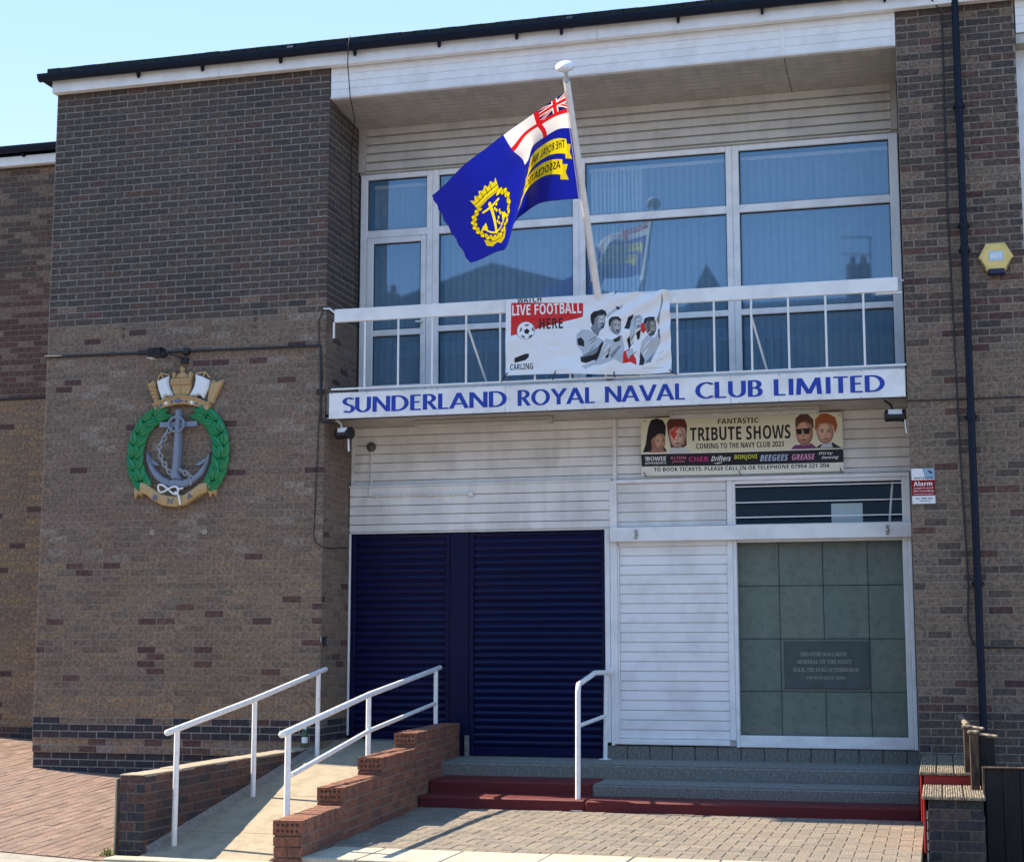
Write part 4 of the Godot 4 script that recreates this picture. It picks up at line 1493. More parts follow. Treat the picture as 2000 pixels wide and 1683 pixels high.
func build_sign() -> void:
	var s = thing("name_board", "long white board with blue capital lettering below the balcony", "sign", Vector3.ZERO)
	bx(Vector3(3.378, 3.742, -0.028), Vector3(5.300, 4.018, 0.025), "panel", M.sign_white, s, 0.004)
	bx(Vector3(5.303, 3.742, -0.028), Vector3(7.600, 4.018, 0.025), "panel", M.sign_white, s, 0.004)
	bx(Vector3(7.603, 3.742, -0.028), Vector3(9.272, 4.018, 0.025), "panel", M.sign_white, s, 0.004)
	var words = [["SUNDERLAND", 3.546, 5.316], ["ROYAL", 5.441, 6.239], ["NAVAL", 6.35, 7.151], ["CLUB", 7.263, 7.912], ["LIMITED", 8.031, 9.078]]
	var y0 = 3.800
	for w in words:
		var total = 0.0
		for ch in w[0]:
			total += glyph(ch)[0]
		var sx: float = (w[2] - w[1]) / (total - 0.10)
		var x: float = w[1] - 0.03 * sx
		for ch in w[0]:
			var o = put(letter_mesh(ch, sx * 0.93, 0.162), "letter", M.sign_blue, s)
			o.position = Vector3(x, y0, 0.0252)
			x += glyph(ch)[0] * sx
	for i in 16:
		for yy in [3.752, 4.008]:
			var k = MB.new()
			k.lathe([Vector2(0.0065, 0), Vector2(0.006, 0.003), Vector2(0, 0.0035)], Transform3D(Basis(Vector3.RIGHT, PI / 2), Vector3(3.41 + i * 0.389, yy, 0.025)), 8)
			put(k, "screw", M.steel, s)
	bx(Vector3(3.36, 3.735, -0.03), Vector3(9.276, 3.742, 0.022), "lower_trim", M.black, s, 0.002)

# ------------------------------------------------------------------ balcony railing, banners
func build_railing() -> void:
	var r = thing("balcony_railing", "white balcony railing with flat top rail and thin balusters", "railing")
	bx(Vector3(3.44, 4.765, 0.03), Vector3(9.235, 4.905, 0.068), "top_rail", M.white, r, 0.005)
	bx(Vector3(9.02, 4.745, 0.02), Vector3(9.27, 4.765, 0.05), "end_bracket", M.white, r)
	bx(Vector3(9.235, 4.86, 0.03), Vector3(9.29, 4.885, 0.05), "end_bracket", M.steel, r)
	var br = MB.new()
	br.tube([Vector3(3.30, 4.93, 0.02), Vector3(3.37, 4.925, 0.03), Vector3(3.45, 4.86, 0.03)], 0.009, 8)
	br.box(Vector3(3.42, 4.60, 0.03), Vector3(3.437, 4.77, 0.05))
	put(br, "end_bracket", M.white, r)
	for x in [3.78, 4.15, 4.522, 4.89, 5.256, 5.622, 5.989, 6.355, 6.72, 7.086, 7.453, 7.822, 8.182, 8.542, 8.903]:
		pipe([Vector3(x, 4.045, 0.045), Vector3(x, 4.77, 0.045)], 0.0115, "baluster", M.rail, r, 8)
	pipe([Vector3(3.41, 4.052, 0.045), Vector3(9.285, 4.048, 0.045)], 0.011, "bottom_rail", M.rail, r, 8)
	for x in [4.95, 7.86]:
		pipe([Vector3(x - 0.06, 4.68, 0.03), Vector3(x + 0.09, 4.03, -0.30)], 0.012, "stay", M.rail, r, 8)

func warp(px: float, py: float, c: Array, w: float, h: float) -> Vector2:
	# a point of the enlarged photo to the flat print; c: the print's corners there (top left, top right, bottom left, bottom right)
	var u: float = (px - c[0]) / (c[2] - c[0])
	var t: float = lerp(c[1], c[3], u)
	var b: float = lerp(c[5], c[7], u)
	return Vector2(u * w, (py - t) / (b - t) * h)

func font_named(n: String, weight := 400) -> SystemFont:
	var f = SystemFont.new()
	f.font_names = PackedStringArray([n])
	f.font_weight = weight
	return f

func wp(cv: Canvas, a: Array, c: Array, col: Color) -> void:
	var p = PackedVector2Array()
	for i in range(0, a.size(), 2):
		p.append(warp(a[i], a[i + 1], c, cv.w, cv.h))
	cv.poly(p, col)

func wt(cv: Canvas, s: String, font: Font, a: Array, c: Array, col: Color, slant := 0.0, turn := 0.0) -> void:
	# a: x0, y0 at the text's left top, x1, y1 at its right bottom
	var p = warp(a[0], a[1], c, cv.w, cv.h)
	var q = warp(a[2], a[3], c, cv.w, cv.h)
	var low = warp(a[0], a[3], c, cv.w, cv.h)
	cv.text(s, font, Rect2(p, Vector2(q.x - p.x, low.y - p.y)), col, turn, slant)

func printed(t: Texture2D, rough: float) -> StandardMaterial3D:
	var m = StandardMaterial3D.new()
	m.albedo_texture = t
	m.roughness = rough
	return m

func face(cv: Canvas, c: Array, cx: float, cy: float, rx: float, ry: float, skin: Color, look := 0.0, eyes := true) -> void:
	# a printed face, modelled with layers of ink
	var q = func(x, y) -> Vector2: return warp(cx + x * rx, cy + y * ry, c, cv.w, cv.h)
	var sx = (q.call(1, 0) - q.call(0, 0)).x
	var sy = (q.call(0, 1) - q.call(0, 0)).y
	for i in 7:
		var t = i / 6.0
		var o = q.call(-0.16 * t - look * 0.1 * t, -0.10 * t)
		cv.oval(o.x, o.y, sx * (1.0 - 0.42 * t), sy * (1.0 - 0.36 * t), skin.darkened(0.34 * (1.0 - t)).lightened(0.10 * t))
	for s in [-1, 1]:
		var e = q.call(s * 0.40 - look * 0.2, -0.10)
		cv.oval(e.x, e.y + sy * 0.02, sx * 0.25, sy * 0.10, skin.darkened(0.32))
		if eyes:
			cv.oval(e.x, e.y + sy * 0.02, sx * 0.17, sy * 0.055, Color(0.85, 0.83, 0.80))
			cv.oval(e.x - sx * 0.02 * look, e.y + sy * 0.02, sx * 0.08, sy * 0.058, Color(0.12, 0.09, 0.08))
		var a = q.call(s * 0.62 - look * 0.2, -0.22)
		var b = q.call(s * 0.20 - look * 0.2, -0.26)
		cv.line([a.x, a.y, b.x, b.y], sy * 0.055, Color(0.16, 0.10, 0.08))
		var k = q.call(s * 0.5 - look * 0.15, 0.28)
		cv.oval(k.x, k.y, sx * 0.20, sy * 0.12, skin.lerp(Color(0.86, 0.48, 0.42), 0.22))
	var n0 = q.call(0.10 - look * 0.25, -0.12)
	var n1 = q.call(0.16 - look * 0.3, 0.24)
	cv.line([n0.x, n0.y, n1.x, n1.y], sx * 0.09, skin.darkened(0.25))
	var n2 = q.call(-0.02 - look * 0.3, 0.28)
	cv.oval(n2.x, n2.y, sx * 0.19, sy * 0.05, skin.darkened(0.38))
	var m = q.call(-look * 0.25, 0.55)
	cv.oval(m.x, m.y, sx * 0.32, sy * 0.075, Color(0.62, 0.30, 0.29))
	cv.line([m.x - sx * 0.3, m.y, m.x + sx * 0.3, m.y], sy * 0.022, Color(0.30, 0.12, 0.12))
	var ch = q.call(0, 0.74)
	cv.oval(ch.x, ch.y, sx * 0.26, sy * 0.035, skin.darkened(0.22))

func build_banners() -> void:
	var bold = font_named("Droid Sans", 700)
	# ---- match-day banner tied to the railing
	var cv = Canvas.new(1024, 480, Color(0.90, 0.91, 0.93))
	var c = [135.0, 205.0, 1858.0, 98.0, 135.0, 970.0, 1858.0, 905.0]
	var red = Color(0.80, 0.13, 0.14)
	var ink = Color(0.07, 0.06, 0.10)
	var mid = Color(0.47, 0.50, 0.53)
	var pale = Color(0.70, 0.74, 0.78)
	wp(cv, [195, 238, 957, 228, 955, 365, 745, 420, 490, 492, 330, 540, 190, 572], c, red)
	wt(cv, "WATCH", bold, [258, 182, 518, 242], c, ink)
	wt(cv, "LIVE FOOTBALL", bold, [205, 262, 938, 368], c, Color(0.95, 0.95, 0.96))
	wt(cv, "HERE", bold, [492, 395, 742, 500], c, ink)
	var bc = warp(350, 517, c, 1024, 480)
	cv.oval(bc.x, bc.y, 57, 57, ink)
	cv.oval(bc.x, bc.y, 55, 55, Color(0.93, 0.93, 0.95))
	for i in 5:
		var a = -PI / 2 + TAU * i / 5.0
		var d = Vector2(cos(a), sin(a))
		var e = d.orthogonal()
		var o = bc + Vector2(7, 6) + d * 44
		var p = PackedVector2Array([o + e * 15, o - e * 15, o - e * 9 - d * 9, o + e * 9 - d * 9])
		cv.poly(p, ink)
		cv.line([bc.x + 7 + d.x * 16, bc.y + 6 + d.y * 16, bc.x + 7 + d.x * 36, bc.y + 6 + d.y * 36], 1.6, mid)
	var pent = PackedVector2Array()
	for i in 5:
		var a = -PI / 2 + TAU * i / 5.0 + 0.15
		pent.append(bc + Vector2(7, 6) + Vector2(cos(a), sin(a)) * 18)
	cv.poly(pent, ink)
	wp(cv, [228, 792, 345, 750, 382, 748, 380, 782, 345, 815, 228, 840], c, ink)
	wt(cv, "CARLING", bold, [182, 853, 422, 915], c, ink)
	# four cheering fans in grey wash
	wp(cv, [885, 540, 940, 490, 1030, 500, 1100, 560, 1180, 600, 1120, 700, 960, 780, 940, 720, 880, 640], c, pale)
	wp(cv, [890, 590, 930, 570, 965, 610, 965, 665, 900, 650], c, ink)
	wp(cv, [1035, 350, 1060, 320, 1150, 290, 1195, 300, 1200, 345, 1185, 390, 1190, 420, 1172, 470, 1130, 505, 1110, 560, 1060, 520, 1035, 480, 1060, 430, 1040, 400], c, mid)
	wp(cv, [1035, 345, 1070, 310, 1160, 285, 1205, 330, 1195, 360, 1170, 330, 1110, 345, 1075, 380, 1072, 430, 1050, 450, 1035, 400], c, ink)
	wp(cv, [1110, 350, 1180, 345, 1185, 420, 1150, 440, 1120, 470, 1105, 420], c, pale)
	wp(cv, [1145, 430, 1180, 415, 1175, 470, 1150, 480], c, ink)
	wp(cv, [1190, 350, 1300, 280, 1375, 235, 1370, 270, 1320, 300, 1210, 375], c, pale)
	wp(cv, [1300, 265, 1345, 270, 1335, 295, 1310, 290], c, ink)
	wp(cv, [920, 770, 1130, 650, 1180, 660, 1120, 760, 980, 830, 930, 820], c, mid)
	wp(cv, [925, 775, 1070, 740, 1130, 690, 1080, 790, 990, 825, 930, 815], c, ink)
	wp(cv, [1225, 400, 1245, 372, 1320, 362, 1358, 390, 1352, 440, 1352, 500, 1325, 550, 1275, 530, 1235, 500, 1222, 450], c, pale)
	wp(cv, [1225, 425, 1228, 395, 1260, 368, 1330, 362, 1360, 390, 1350, 405, 1290, 395, 1250, 420, 1245, 455, 1228, 455], c, ink)
	wp(cv, [1300, 480, 1345, 490, 1330, 525, 1308, 515], c, ink)
	wp(cv, [1270, 435, 1300, 440, 1298, 450, 1272, 446], c, ink)
	wp(cv, [1320, 435, 1345, 440, 1343, 452, 1320, 446], c, ink)
	wp(cv, [1150, 620, 1190, 575, 1290, 600, 1360, 540, 1385, 660, 1365, 820, 1280, 780, 1130, 840, 1060, 845, 1130, 700], c, pale)
	wp(cv, [1060, 840, 1130, 640, 1175, 590, 1165, 640, 1110, 770], c, ink)
	wp(cv, [1265, 590, 1350, 540, 1340, 590, 1290, 615], c, ink)
	wp(cv, [1230, 745, 1330, 640, 1350, 650, 1260, 770], c, mid)
	wp(cv, [1180, 765, 1240, 660, 1215, 770], c, ink)
	wp(cv, [1385, 470, 1430, 360, 1490, 335, 1460, 400, 1440, 480], c, ink)
	wp(cv, [1455, 400, 1480, 360, 1545, 335, 1580, 370, 1570, 420, 1555, 470, 1510, 490, 1480, 560, 1460, 620, 1440, 560], c, pale)
	wp(cv, [1505, 420, 1550, 380, 1560, 430, 1525, 455], c, mid)
	wp(cv, [1410, 580, 1440, 545, 1450, 640, 1430, 680], c, ink)
	wp(cv, [1505, 520, 1560, 480, 1540, 570, 1520, 590], c, ink)
	wp(cv, [1555, 440, 1600, 400, 1620, 470, 1580, 520, 1560, 500], c, red)
	wp(cv, [1590, 385, 1620, 358, 1690, 352, 1715, 400, 1708, 480, 1690, 530, 1650, 545, 1615, 510, 1595, 450], c, mid)
	wp(cv, [1590, 400, 1600, 370, 1650, 350, 1700, 355, 1705, 375, 1640, 375, 1615, 420, 1600, 430], c, ink)
	wp(cv, [1630, 470, 1695, 460, 1690, 530, 1650, 548, 1620, 515], c, Color(0.28, 0.29, 0.32))
	wp(cv, [1665, 480, 1695, 478, 1690, 500, 1668, 500], c, Color(0.93, 0.93, 0.95))
	wp(cv, [1560, 600, 1620, 530, 1700, 560, 1745, 480, 1755, 580, 1700, 700, 1640, 800, 1560, 830, 1530, 750], c, pale)
	wp(cv, [1730, 480, 1745, 470, 1752, 580, 1738, 560], c, ink)
	wp(cv, [1720, 390, 1755, 300, 1785, 130, 1790, 200, 1760, 330, 1740, 440], c, mid)
	wp(cv, [1530, 830, 1545, 700, 1590, 780, 1575, 830], c, ink)
	wp(cv, [1365, 815, 1375, 700, 1440, 670, 1500, 770, 1505, 830, 1440, 800], c, red)
	wp(cv, [1400, 700, 1470, 665, 1480, 720, 1420, 770], c, pale)
	wp(cv, [1590, 810, 1690, 690, 1650, 800], c, mid)
	wp(cv, [940, 860, 1080, 800, 1130, 810, 970, 890], c, pale)
	for q in [[1140, 395, 40, 62, 0.55], [1300, 455, 52, 78, 0.45], [1525, 420, 38, 62, 0.60], [1668, 455, 44, 78, 0.25]]:
		# faces with open mouths, in grey wash
		var at = warp(q[0], q[1], c, cv.w, cv.h)
		var fx = warp(q[0] + q[2], q[1], c, cv.w, cv.h).x - at.x
		var fy = warp(q[0], q[1] + q[3], c, cv.w, cv.h).y - at.y
		var g = Color(q[4], q[4] + 0.02, q[4] + 0.04)
		for i in 4:
			cv.oval(at.x + fx * 0.08 * i, at.y - fy * 0.04 * i, fx * (1.0 - 0.16 * i), fy * (1.0 - 0.14 * i), g.lightened(0.16 * i))
		for e in [-0.10, 0.55]:
			cv.line([at.x + fx * (e - 0.18), at.y - fy * 0.22, at.x + fx * (e + 0.20), at.y - fy * 0.26], fy * 0.07, ink)
			cv.oval(at.x + fx * e, at.y - fy * 0.10, fx * 0.13, fy * 0.05, ink)
		cv.line([at.x + fx * 0.32, at.y - fy * 0.10, at.x + fx * 0.42, at.y + fy * 0.16], fx * 0.08, g.darkened(0.4))
		cv.oval(at.x + fx * 0.28, at.y + fy * 0.48, fx * 0.30, fy * 0.20, ink)
		cv.oval(at.x + fx * 0.28, at.y + fy * 0.38, fx * 0.22, fy * 0.05, Color(0.9, 0.9, 0.92))
		for k in 5:
			cv.line([at.x - fx * 0.75 + k * fx * 0.26, at.y - fy * 0.78 - (k % 2) * 4, at.x - fx * 0.55 + k * fx * 0.30, at.y - fy * 0.98], fx * 0.16, ink if q[0] != 1525 else mid)
	for k in 22:
		# brush strokes over the shirts
		var bx0 = 900 + (k * 137) % 830
		var by0 = 560 + (k * 71) % 260
		var s0 = warp(bx0, by0, c, cv.w, cv.h)
		cv.line([s0.x, s0.y, s0.x + 26 + (k % 4) * 6, s0.y - 20 - (k % 3) * 9], 2.0 + (k % 3) * 1.3, [mid, ink, Color(0.93, 0.93, 0.95)][k % 3])
	cv.line([850, 447, 975, 446], 2.0, mid)
	var bn = thing("football_banner", "white banner with red flash, football and cheering fans tied to railing", "banner")
	var cloth = MB.new()
	var corner = [Vector3(5.33, 4.895, 0.10), Vector3(7.02, 4.888, 0.10), Vector3(5.325, 4.105, 0.085), Vector3(7.03, 4.066, 0.085)]
	var fn = FastNoiseLite.new()
	fn.seed = 7
	fn.frequency = 1.4
	var shape = func(u: float, v: float) -> Vector3:
		var p: Vector3 = corner[0].lerp(corner[1], u).lerp(corner[2].lerp(corner[3], u), v)
		var gather: float = pow(u, 3.0) * (1.0 - 0.55 * v)
		p.z += 0.012 * sin(u * 9.0 + v * 3.0) + 0.022 * gather * sin((u * 0.8 + v * 0.75) * 34.0) + 0.014 * fn.get_noise_2d(u * 3.0, v * 2.2)
		p.z += 0.010 * sin(v * 14.0 + u * 2.0) * smoothstep(0.75, 1.0, v)
		p.y += 0.012 * sin(u * PI * 2.0) * v + 0.016 * gather * sin(u * 41.0) * (1.0 - v)
		p.y += 0.018 * exp(-pow((u - 0.67) / 0.05, 2.0)) * pow(1.0 - v, 4.0)
		return p
	cloth.sheet(shape, 84, 40)
	put(cloth, "sheet", printed(cv.texture(), 0.45), bn)
	for q in [[0.0, 1.0, -0.06], [0.3, 1.0, -0.03], [0.66, 1.0, 0.0], [1.0, 1.0, 0.05], [0.68, 0.0, 0.03]]:
		var p: Vector3 = shape.call(q[0], q[1])
		var low = Vector3(p.x + q[2], 4.05 if q[1] > 0.5 else 4.91, 0.05)
		var b = MB.new()
		b.tube([p + Vector3(-q[2] * 0.4, 0.03 if q[1] > 0.5 else -0.02, 0.004), p + Vector3(0, 0, 0.008), low], 0.006, 6)
		put(b, "tie", M.black, bn)

	# ---- show poster on the boarding
	var tv = Canvas.new(1400, 408, Color(0.90, 0.90, 0.84))
	var d = [97.0, 170.0, 1890.0, 113.0, 105.0, 672.0, 1897.0, 622.0]
	var skin = Color(0.80, 0.62, 0.52)
	var shade = Color(0.62, 0.45, 0.37)
	var blush = Color(0.86, 0.72, 0.66)
	var dark = Color(0.07, 0.05, 0.08)
	tv.rect(0, 0, 1400, 255, Color(0.88, 0.87, 0.77))
	wp(tv, [97, 485, 1895, 432, 1897, 547, 102, 592], d, Color(0.06, 0.03, 0.10))
	wp(tv, [97, 478, 1895, 425, 1895, 432, 97, 486], d, Color(0.92, 0.92, 0.88))
	wt(tv, "FANTASTIC", bold, [797, 173, 1160, 218], d, dark)
	wt(tv, "TRIBUTE SHOWS", bold, [545, 250, 1437, 368], d, dark)
	wt(tv, "COMING TO THE NAVY CLUB 2023", bold, [598, 388, 1378, 434], d, dark)
	wt(tv, "TO BOOK TICKETS: PLEASE CALL IN OR TELEPHONE 07904 221 204", bold, [212, 600, 1766, 634], d, dark)
	wt(tv, "THE", bold, [132, 505, 146, 540], d, Color.WHITE)
	wt(tv, "BOWIE", bold, [148, 506, 325, 542], d, Color(0.95, 0.95, 0.95))
	wt(tv, "EXPERIENCE", bold, [134, 552, 326, 572], d, Color(0.9, 0.9, 0.9))
	wt(tv, "ELTON", bold, [370, 502, 505, 528], d, Color(0.85, 0.45, 0.55))
	wt(tv, "JOHN", bold, [375, 538, 490, 560], d, Color(0.85, 0.45, 0.55))
	wt(tv, "CHER", bold, [530, 504, 708, 545], d, Color(0.80, 0.16, 0.50))
	wt(tv, "Drifters", bold, [735, 492, 905, 540], d, Color(0.95, 0.95, 0.95), 0.3)
	wp(tv, [745, 556, 830, 545, 822, 552, 790, 560], d, Color(0.95, 0.95, 0.95))
	wt(tv, "BONJOVI", bold, [937, 482, 1140, 530], d, Color(0.85, 0.85, 0.15))
	wt(tv, "BEEGEES", bold, [1170, 484, 1408, 538], d, Color(0.75, 0.80, 0.92), 0.2)
	wt(tv, "GREASE", bold, [1445, 478, 1640, 528], d, Color(0.92, 0.62, 0.78), 0.15)
	wt(tv, "Dirty", bold, [1680, 458, 1800, 486], d, Color(0.95, 0.95, 0.95), 0.4)
	wt(tv, "Dancing", bold, [1705, 492, 1845, 526], d, Color(0.95, 0.95, 0.95), 0.4)
	# four portraits, plainly drawn: long black hair; short red-brown hair; dark glasses; ginger hair
	wp(tv, [115, 468, 140, 400, 165, 250, 190, 185, 240, 168, 300, 185, 328, 240, 322, 330, 300, 400, 335, 460], d, dark)
	wp(tv, [180, 470, 200, 430, 190, 370, 215, 320, 290, 290, 322, 320, 318, 400, 300, 440, 330, 466], d, shade)
	wp(tv, [215, 330, 285, 300, 318, 330, 312, 405, 290, 440, 240, 440, 215, 390], d, skin)
	face(tv, d, 266, 375, 50, 74, Color(0.78, 0.60, 0.50), -0.8)
	wp(tv, [205, 345, 215, 300, 250, 275, 310, 290, 322, 330, 300, 305, 255, 300, 225, 330], d, dark)
	wp(tv, [350, 465, 370, 420, 480, 405, 520, 440, 545, 456, 545, 468, 350, 478], d, Color(0.80, 0.82, 0.84))
	wp(tv, [335, 210, 360, 175, 430, 165, 500, 178, 520, 230, 512, 330, 515, 400, 490, 420, 370, 425, 345, 300], d, Color(0.38, 0.16, 0.12))
	wp(tv, [358, 245, 430, 225, 500, 240, 505, 330, 490, 390, 455, 425, 410, 425, 375, 390, 358, 330], d, blush)
	wp(tv, [400, 222, 455, 215, 395, 290, 440, 300, 405, 365, 385, 330, 358, 290], d, Color(0.80, 0.26, 0.22))
	face(tv, d, 430, 332, 70, 98, Color(0.86, 0.72, 0.66))
	wp(tv, [425, 240, 462, 232, 408, 292, 432, 298, 398, 362, 388, 336, 366, 300], d, Color(0.80, 0.26, 0.22))
	wp(tv, [345, 300, 350, 235, 400, 205, 465, 205, 510, 240, 510, 300, 495, 255, 450, 240, 400, 245, 362, 270], d, Color(0.38, 0.16, 0.12))
	wp(tv, [1440, 432, 1470, 400, 1620, 385, 1660, 420, 1660, 428, 1440, 436], d, Color(0.45, 0.20, 0.45))
	wp(tv, [1480, 220, 1485, 170, 1530, 130, 1590, 128, 1640, 180, 1642, 250, 1620, 220, 1560, 190, 1500, 210, 1488, 260], d, Color(0.36, 0.22, 0.16))
	wp(tv, [1485, 210, 1530, 175, 1600, 180, 1636, 225, 1632, 330, 1600, 395, 1545, 405, 1500, 370, 1483, 300], d, skin)
	face(tv, d, 1558, 292, 74, 110, Color(0.80, 0.60, 0.50), 0.4, false)
	wp(tv, [1482, 255, 1486, 200, 1530, 165, 1600, 165, 1640, 215, 1638, 260, 1615, 215, 1560, 195, 1510, 215], d, Color(0.36, 0.22, 0.16))
	wp(tv, [1482, 262, 1612, 252, 1612, 262, 1482, 272], d, dark)
	wp(tv, [1482, 265, 1538, 258, 1536, 305, 1500, 308], d, dark)
	wp(tv, [1545, 258, 1608, 256, 1600, 302, 1556, 304], d, dark)
	wp(tv, [1650, 425, 1690, 395, 1800, 375, 1880, 425], d, Color(0.17, 0.18, 0.26))
	wp(tv, [1690, 420, 1720, 385, 1790, 375, 1800, 420], d, Color(0.75, 0.78, 0.82))
	wp(tv, [1650, 260, 1655, 180, 1700, 130, 1760, 125, 1830, 160, 1846, 230, 1825, 300, 1810, 240, 1740, 215, 1680, 240, 1665, 290], d, Color(0.62, 0.33, 0.15))
	wp(tv, [1665, 250, 1690, 200, 1760, 195, 1815, 235, 1812, 320, 1780, 378, 1725, 390, 1680, 350, 1663, 300], d, Color(0.85, 0.68, 0.58))
	face(tv, d, 1738, 290, 72, 98, Color(0.86, 0.68, 0.58), -0.2)
	wp(tv, [1660, 270, 1662, 205, 1710, 165, 1770, 165, 1825, 205, 1830, 270, 1812, 230, 1765, 205, 1720, 215, 1690, 212], d, Color(0.62, 0.33, 0.15))
	var tb = thing("show_poster", "cream show poster with four portraits and a black strip of act names", "poster")
	var sheet = MB.new()
	sheet.sheet(func(u, v): return Vector3(lerp(6.562, 8.630, u), lerp(3.738, 3.137, v) - 0.006 * sin(u * PI) * v - u * 0.008, -0.752 + 0.010 * sin(u * 11.0) * v + 0.008 * sin(u * 3.0 + v * 4.0)), 40, 12)
	put(sheet, "sheet", printed(tv.texture(), 0.5), tb)
	var back = MB.new()
	back.box(Vector3(6.562, 3.14, -0.79), Vector3(8.63, 3.73, -0.772))
	put(back, "backing_board", M.white_board, tb)
	for q in [[6.60, 3.705], [7.58, 3.70], [8.60, 3.695], [6.60, 3.17], [7.58, 3.165], [8.60, 3.16]]:
		var b = MB.new()
		b.tube([Vector3(q[0], q[1], -0.735), Vector3(q[0], q[1] - 0.02, -0.73), Vector3(q[0] + 0.02, q[1] - 0.05, -0.735)] if q[1] < 3.5 else [Vector3(q[0], q[1], -0.735), Vector3(q[0] + 0.012, q[1], -0.735)], 0.005, 6)
		put(b, "tie", M.black, tb)

# ------------------------------------------------------------------ flagpole and flag
func build_flag() -> void:
	var base = Vector3(6.2955, 4.03, -0.535)
	var top = Vector3(6.274, 6.758, 1.42)
	var dir = (top - base).normalized()
	var p = thing("flagpole", "white flagpole leaning out from the balcony with a round cap", "flagpole", Vector3.ZERO)
	var b = MB.new()
	b.tube([base, base.lerp(top, 0.3), top - dir * 0.10], [0.040, 0.037, 0.028], 16)
	put(b, "pole", M.rail, p)
	var nk = MB.new()
	nk.tube([top - dir * 0.12, top + dir * 0.01], 0.017, 12)
	nk.bbox(top - dir * 0.09 - Vector3(0.022, 0.02, 0.006), top - dir * 0.09 + Vector3(0.022, 0.02, 0.03), 0.004)
	put(nk, "truck", M.steel, p)
	var f = MB.new()
	var prof = []
	for i in 13:
		var a = -PI / 2 + PI * i / 12.0
		prof.append(Vector2(cos(a) * 0.092, sin(a) * 0.052))
	var ax = dir
	var sx = ax.cross(Vector3.BACK).normalized()
	f.lathe(prof, Transform3D(Basis(sx, ax, sx.cross(ax)), top + dir * 0.05), 22)
	put(f, "finial", M.white, p)
	var hal = MB.new()
	hal.tube([top - dir * 0.08 + Vector3(-0.03, 0, 0.02), base.lerp(top, 0.62) + Vector3(-0.045, 0, 0.03), base.lerp(top, 0.45) + Vector3(-0.035, 0, 0.03), base.lerp(top, 0.36) + Vector3(-0.04, 0, 0.02)], 0.004, 6)
	hal.tube([base.lerp(top, 0.62) + Vector3(0.0, 0.0, 0.036), base.lerp(top, 0.50) + Vector3(-0.02, 0, 0.04), base.lerp(top, 0.38) + Vector3(0.0, 0, 0.042)], 0.004, 6)
	put(hal, "halyard", M.white, p)
	bx(base + Vector3(-0.06, -0.012, -0.06), base + Vector3(0.06, 0.02, 0.06), "foot", M.steel, p)

	# dyes of the cloth, hoist at the left
	var W = 1024
	var H = 600
	var blue = Color(0.035, 0.095, 0.62)
	var white = Color(0.93, 0.92, 0.92)
	var redc = Color(0.83, 0.07, 0.12)
	var yel = Color(0.95, 0.86, 0.05)
	var ink = Color(0.05, 0.05, 0.08)
	var cv = Canvas.new(W, H, blue)
	cv.rect(0, 0, 500, 300, white)
	# a small union in the first quarter
	cv.rect(0, 0, 232, 132, Color(0.05, 0.06, 0.36))
	cv.pts([0, 0, 26, 0, 232, 118, 232, 132, 206, 132, 0, 14], white)
	cv.pts([232, 0, 206, 0, 0, 118, 0, 132, 26, 132, 232, 14], white)
	cv.pts([0, 0, 12, 0, 116, 60, 104, 66, 0, 8], redc)
	cv.pts([232, 132, 220, 132, 116, 72, 128, 66, 232, 124], redc)
	cv.pts([232, 0, 224, 0, 116, 60, 128, 66, 232, 10], redc)
	cv.pts([0, 132, 8, 132, 116, 72, 104, 66, 0, 122], redc)
	cv.rect(94, 0, 44, 132, white)
	cv.rect(0, 44, 232, 44, white)
	cv.rect(103, 0, 26, 132, redc)
	cv.rect(0, 53, 232, 26, redc)
	cv.rect(0, 132, 500, 36, redc)
	cv.rect(232, 0, 36, 300, redc)
	var bold = font_named("Droid Sans", 700)
	# two scrolls
	for q in [[352, 62, 440, "THE ROYAL NAVAL"], [430, 100, 410, "ASSOCIATION"]]:
		var y: float = q[0]
		var x0: float = q[1]
		var x1: float = q[1] + q[2] - 60
		var pt = PackedVector2Array()
		for i in 13:
			pt.append(Vector2(lerp(x0, x1, i / 12.0), y - 16 * sin(PI * i / 12.0)))
		for i in range(12, -1, -1):
			pt.append(Vector2(lerp(x0, x1, i / 12.0), y + 60 - 16 * sin(PI * i / 12.0)))
		cv.pts([x0 - 34, y + 22, x0 + 16, y + 18, x0 + 16, y + 76, x0 - 34, y + 80, x0 - 18, y + 52], yel.darkened(0.12))
		cv.pts([x1 + 34, y + 22, x1 - 16, y + 18, x1 - 16, y + 76, x1 + 34, y + 80, x1 + 18, y + 52], yel.darkened(0.12))
		cv.poly(pt, yel)
		cv.text(q[3], bold, Rect2(x0 + 14, y + 2, x1 - x0 - 28, 32), ink)
	# badge: wreath ring, anchor, crown, scroll
	var cx = 752.0
	var cy = 385.0
	var big = 1.28
	for i in 34:
		var a = deg_to_rad(-55.0 + 290.0 * i / 33.0)
		var o = Vector2(cx, cy) + Vector2(cos(a), sin(a)) * 92 * big
		cv.oval(o.x, o.y, 25, 13, ink, a + 0.75 * (1 if i % 2 else -1) + PI / 2)
		cv.oval(o.x, o.y, 21, 10, yel if i % 2 else yel.darkened(0.1), a + 0.75 * (1 if i % 2 else -1) + PI / 2)
	cv.line([cx, cy - 90, cx, cy + 92], 16, yel)
	cv.line([cx - 51, cy - 67, cx + 51, cy - 67], 13, yel)
	var fl = []
	for i in 15:
		var a = deg_to_rad(10 + 160.0 * i / 14.0)
		fl.append(cx + cos(a) * 79)
		fl.append(cy + 10 + sin(a) * 79)
	cv.line(fl, 10, yel)
	cv.pts([cx - 100, cy + 44, cx - 56, cy + 3, cx - 56, cy + 51], yel)
	cv.pts([cx + 100, cy + 44, cx + 56, cy + 3, cx + 56, cy + 51], yel)
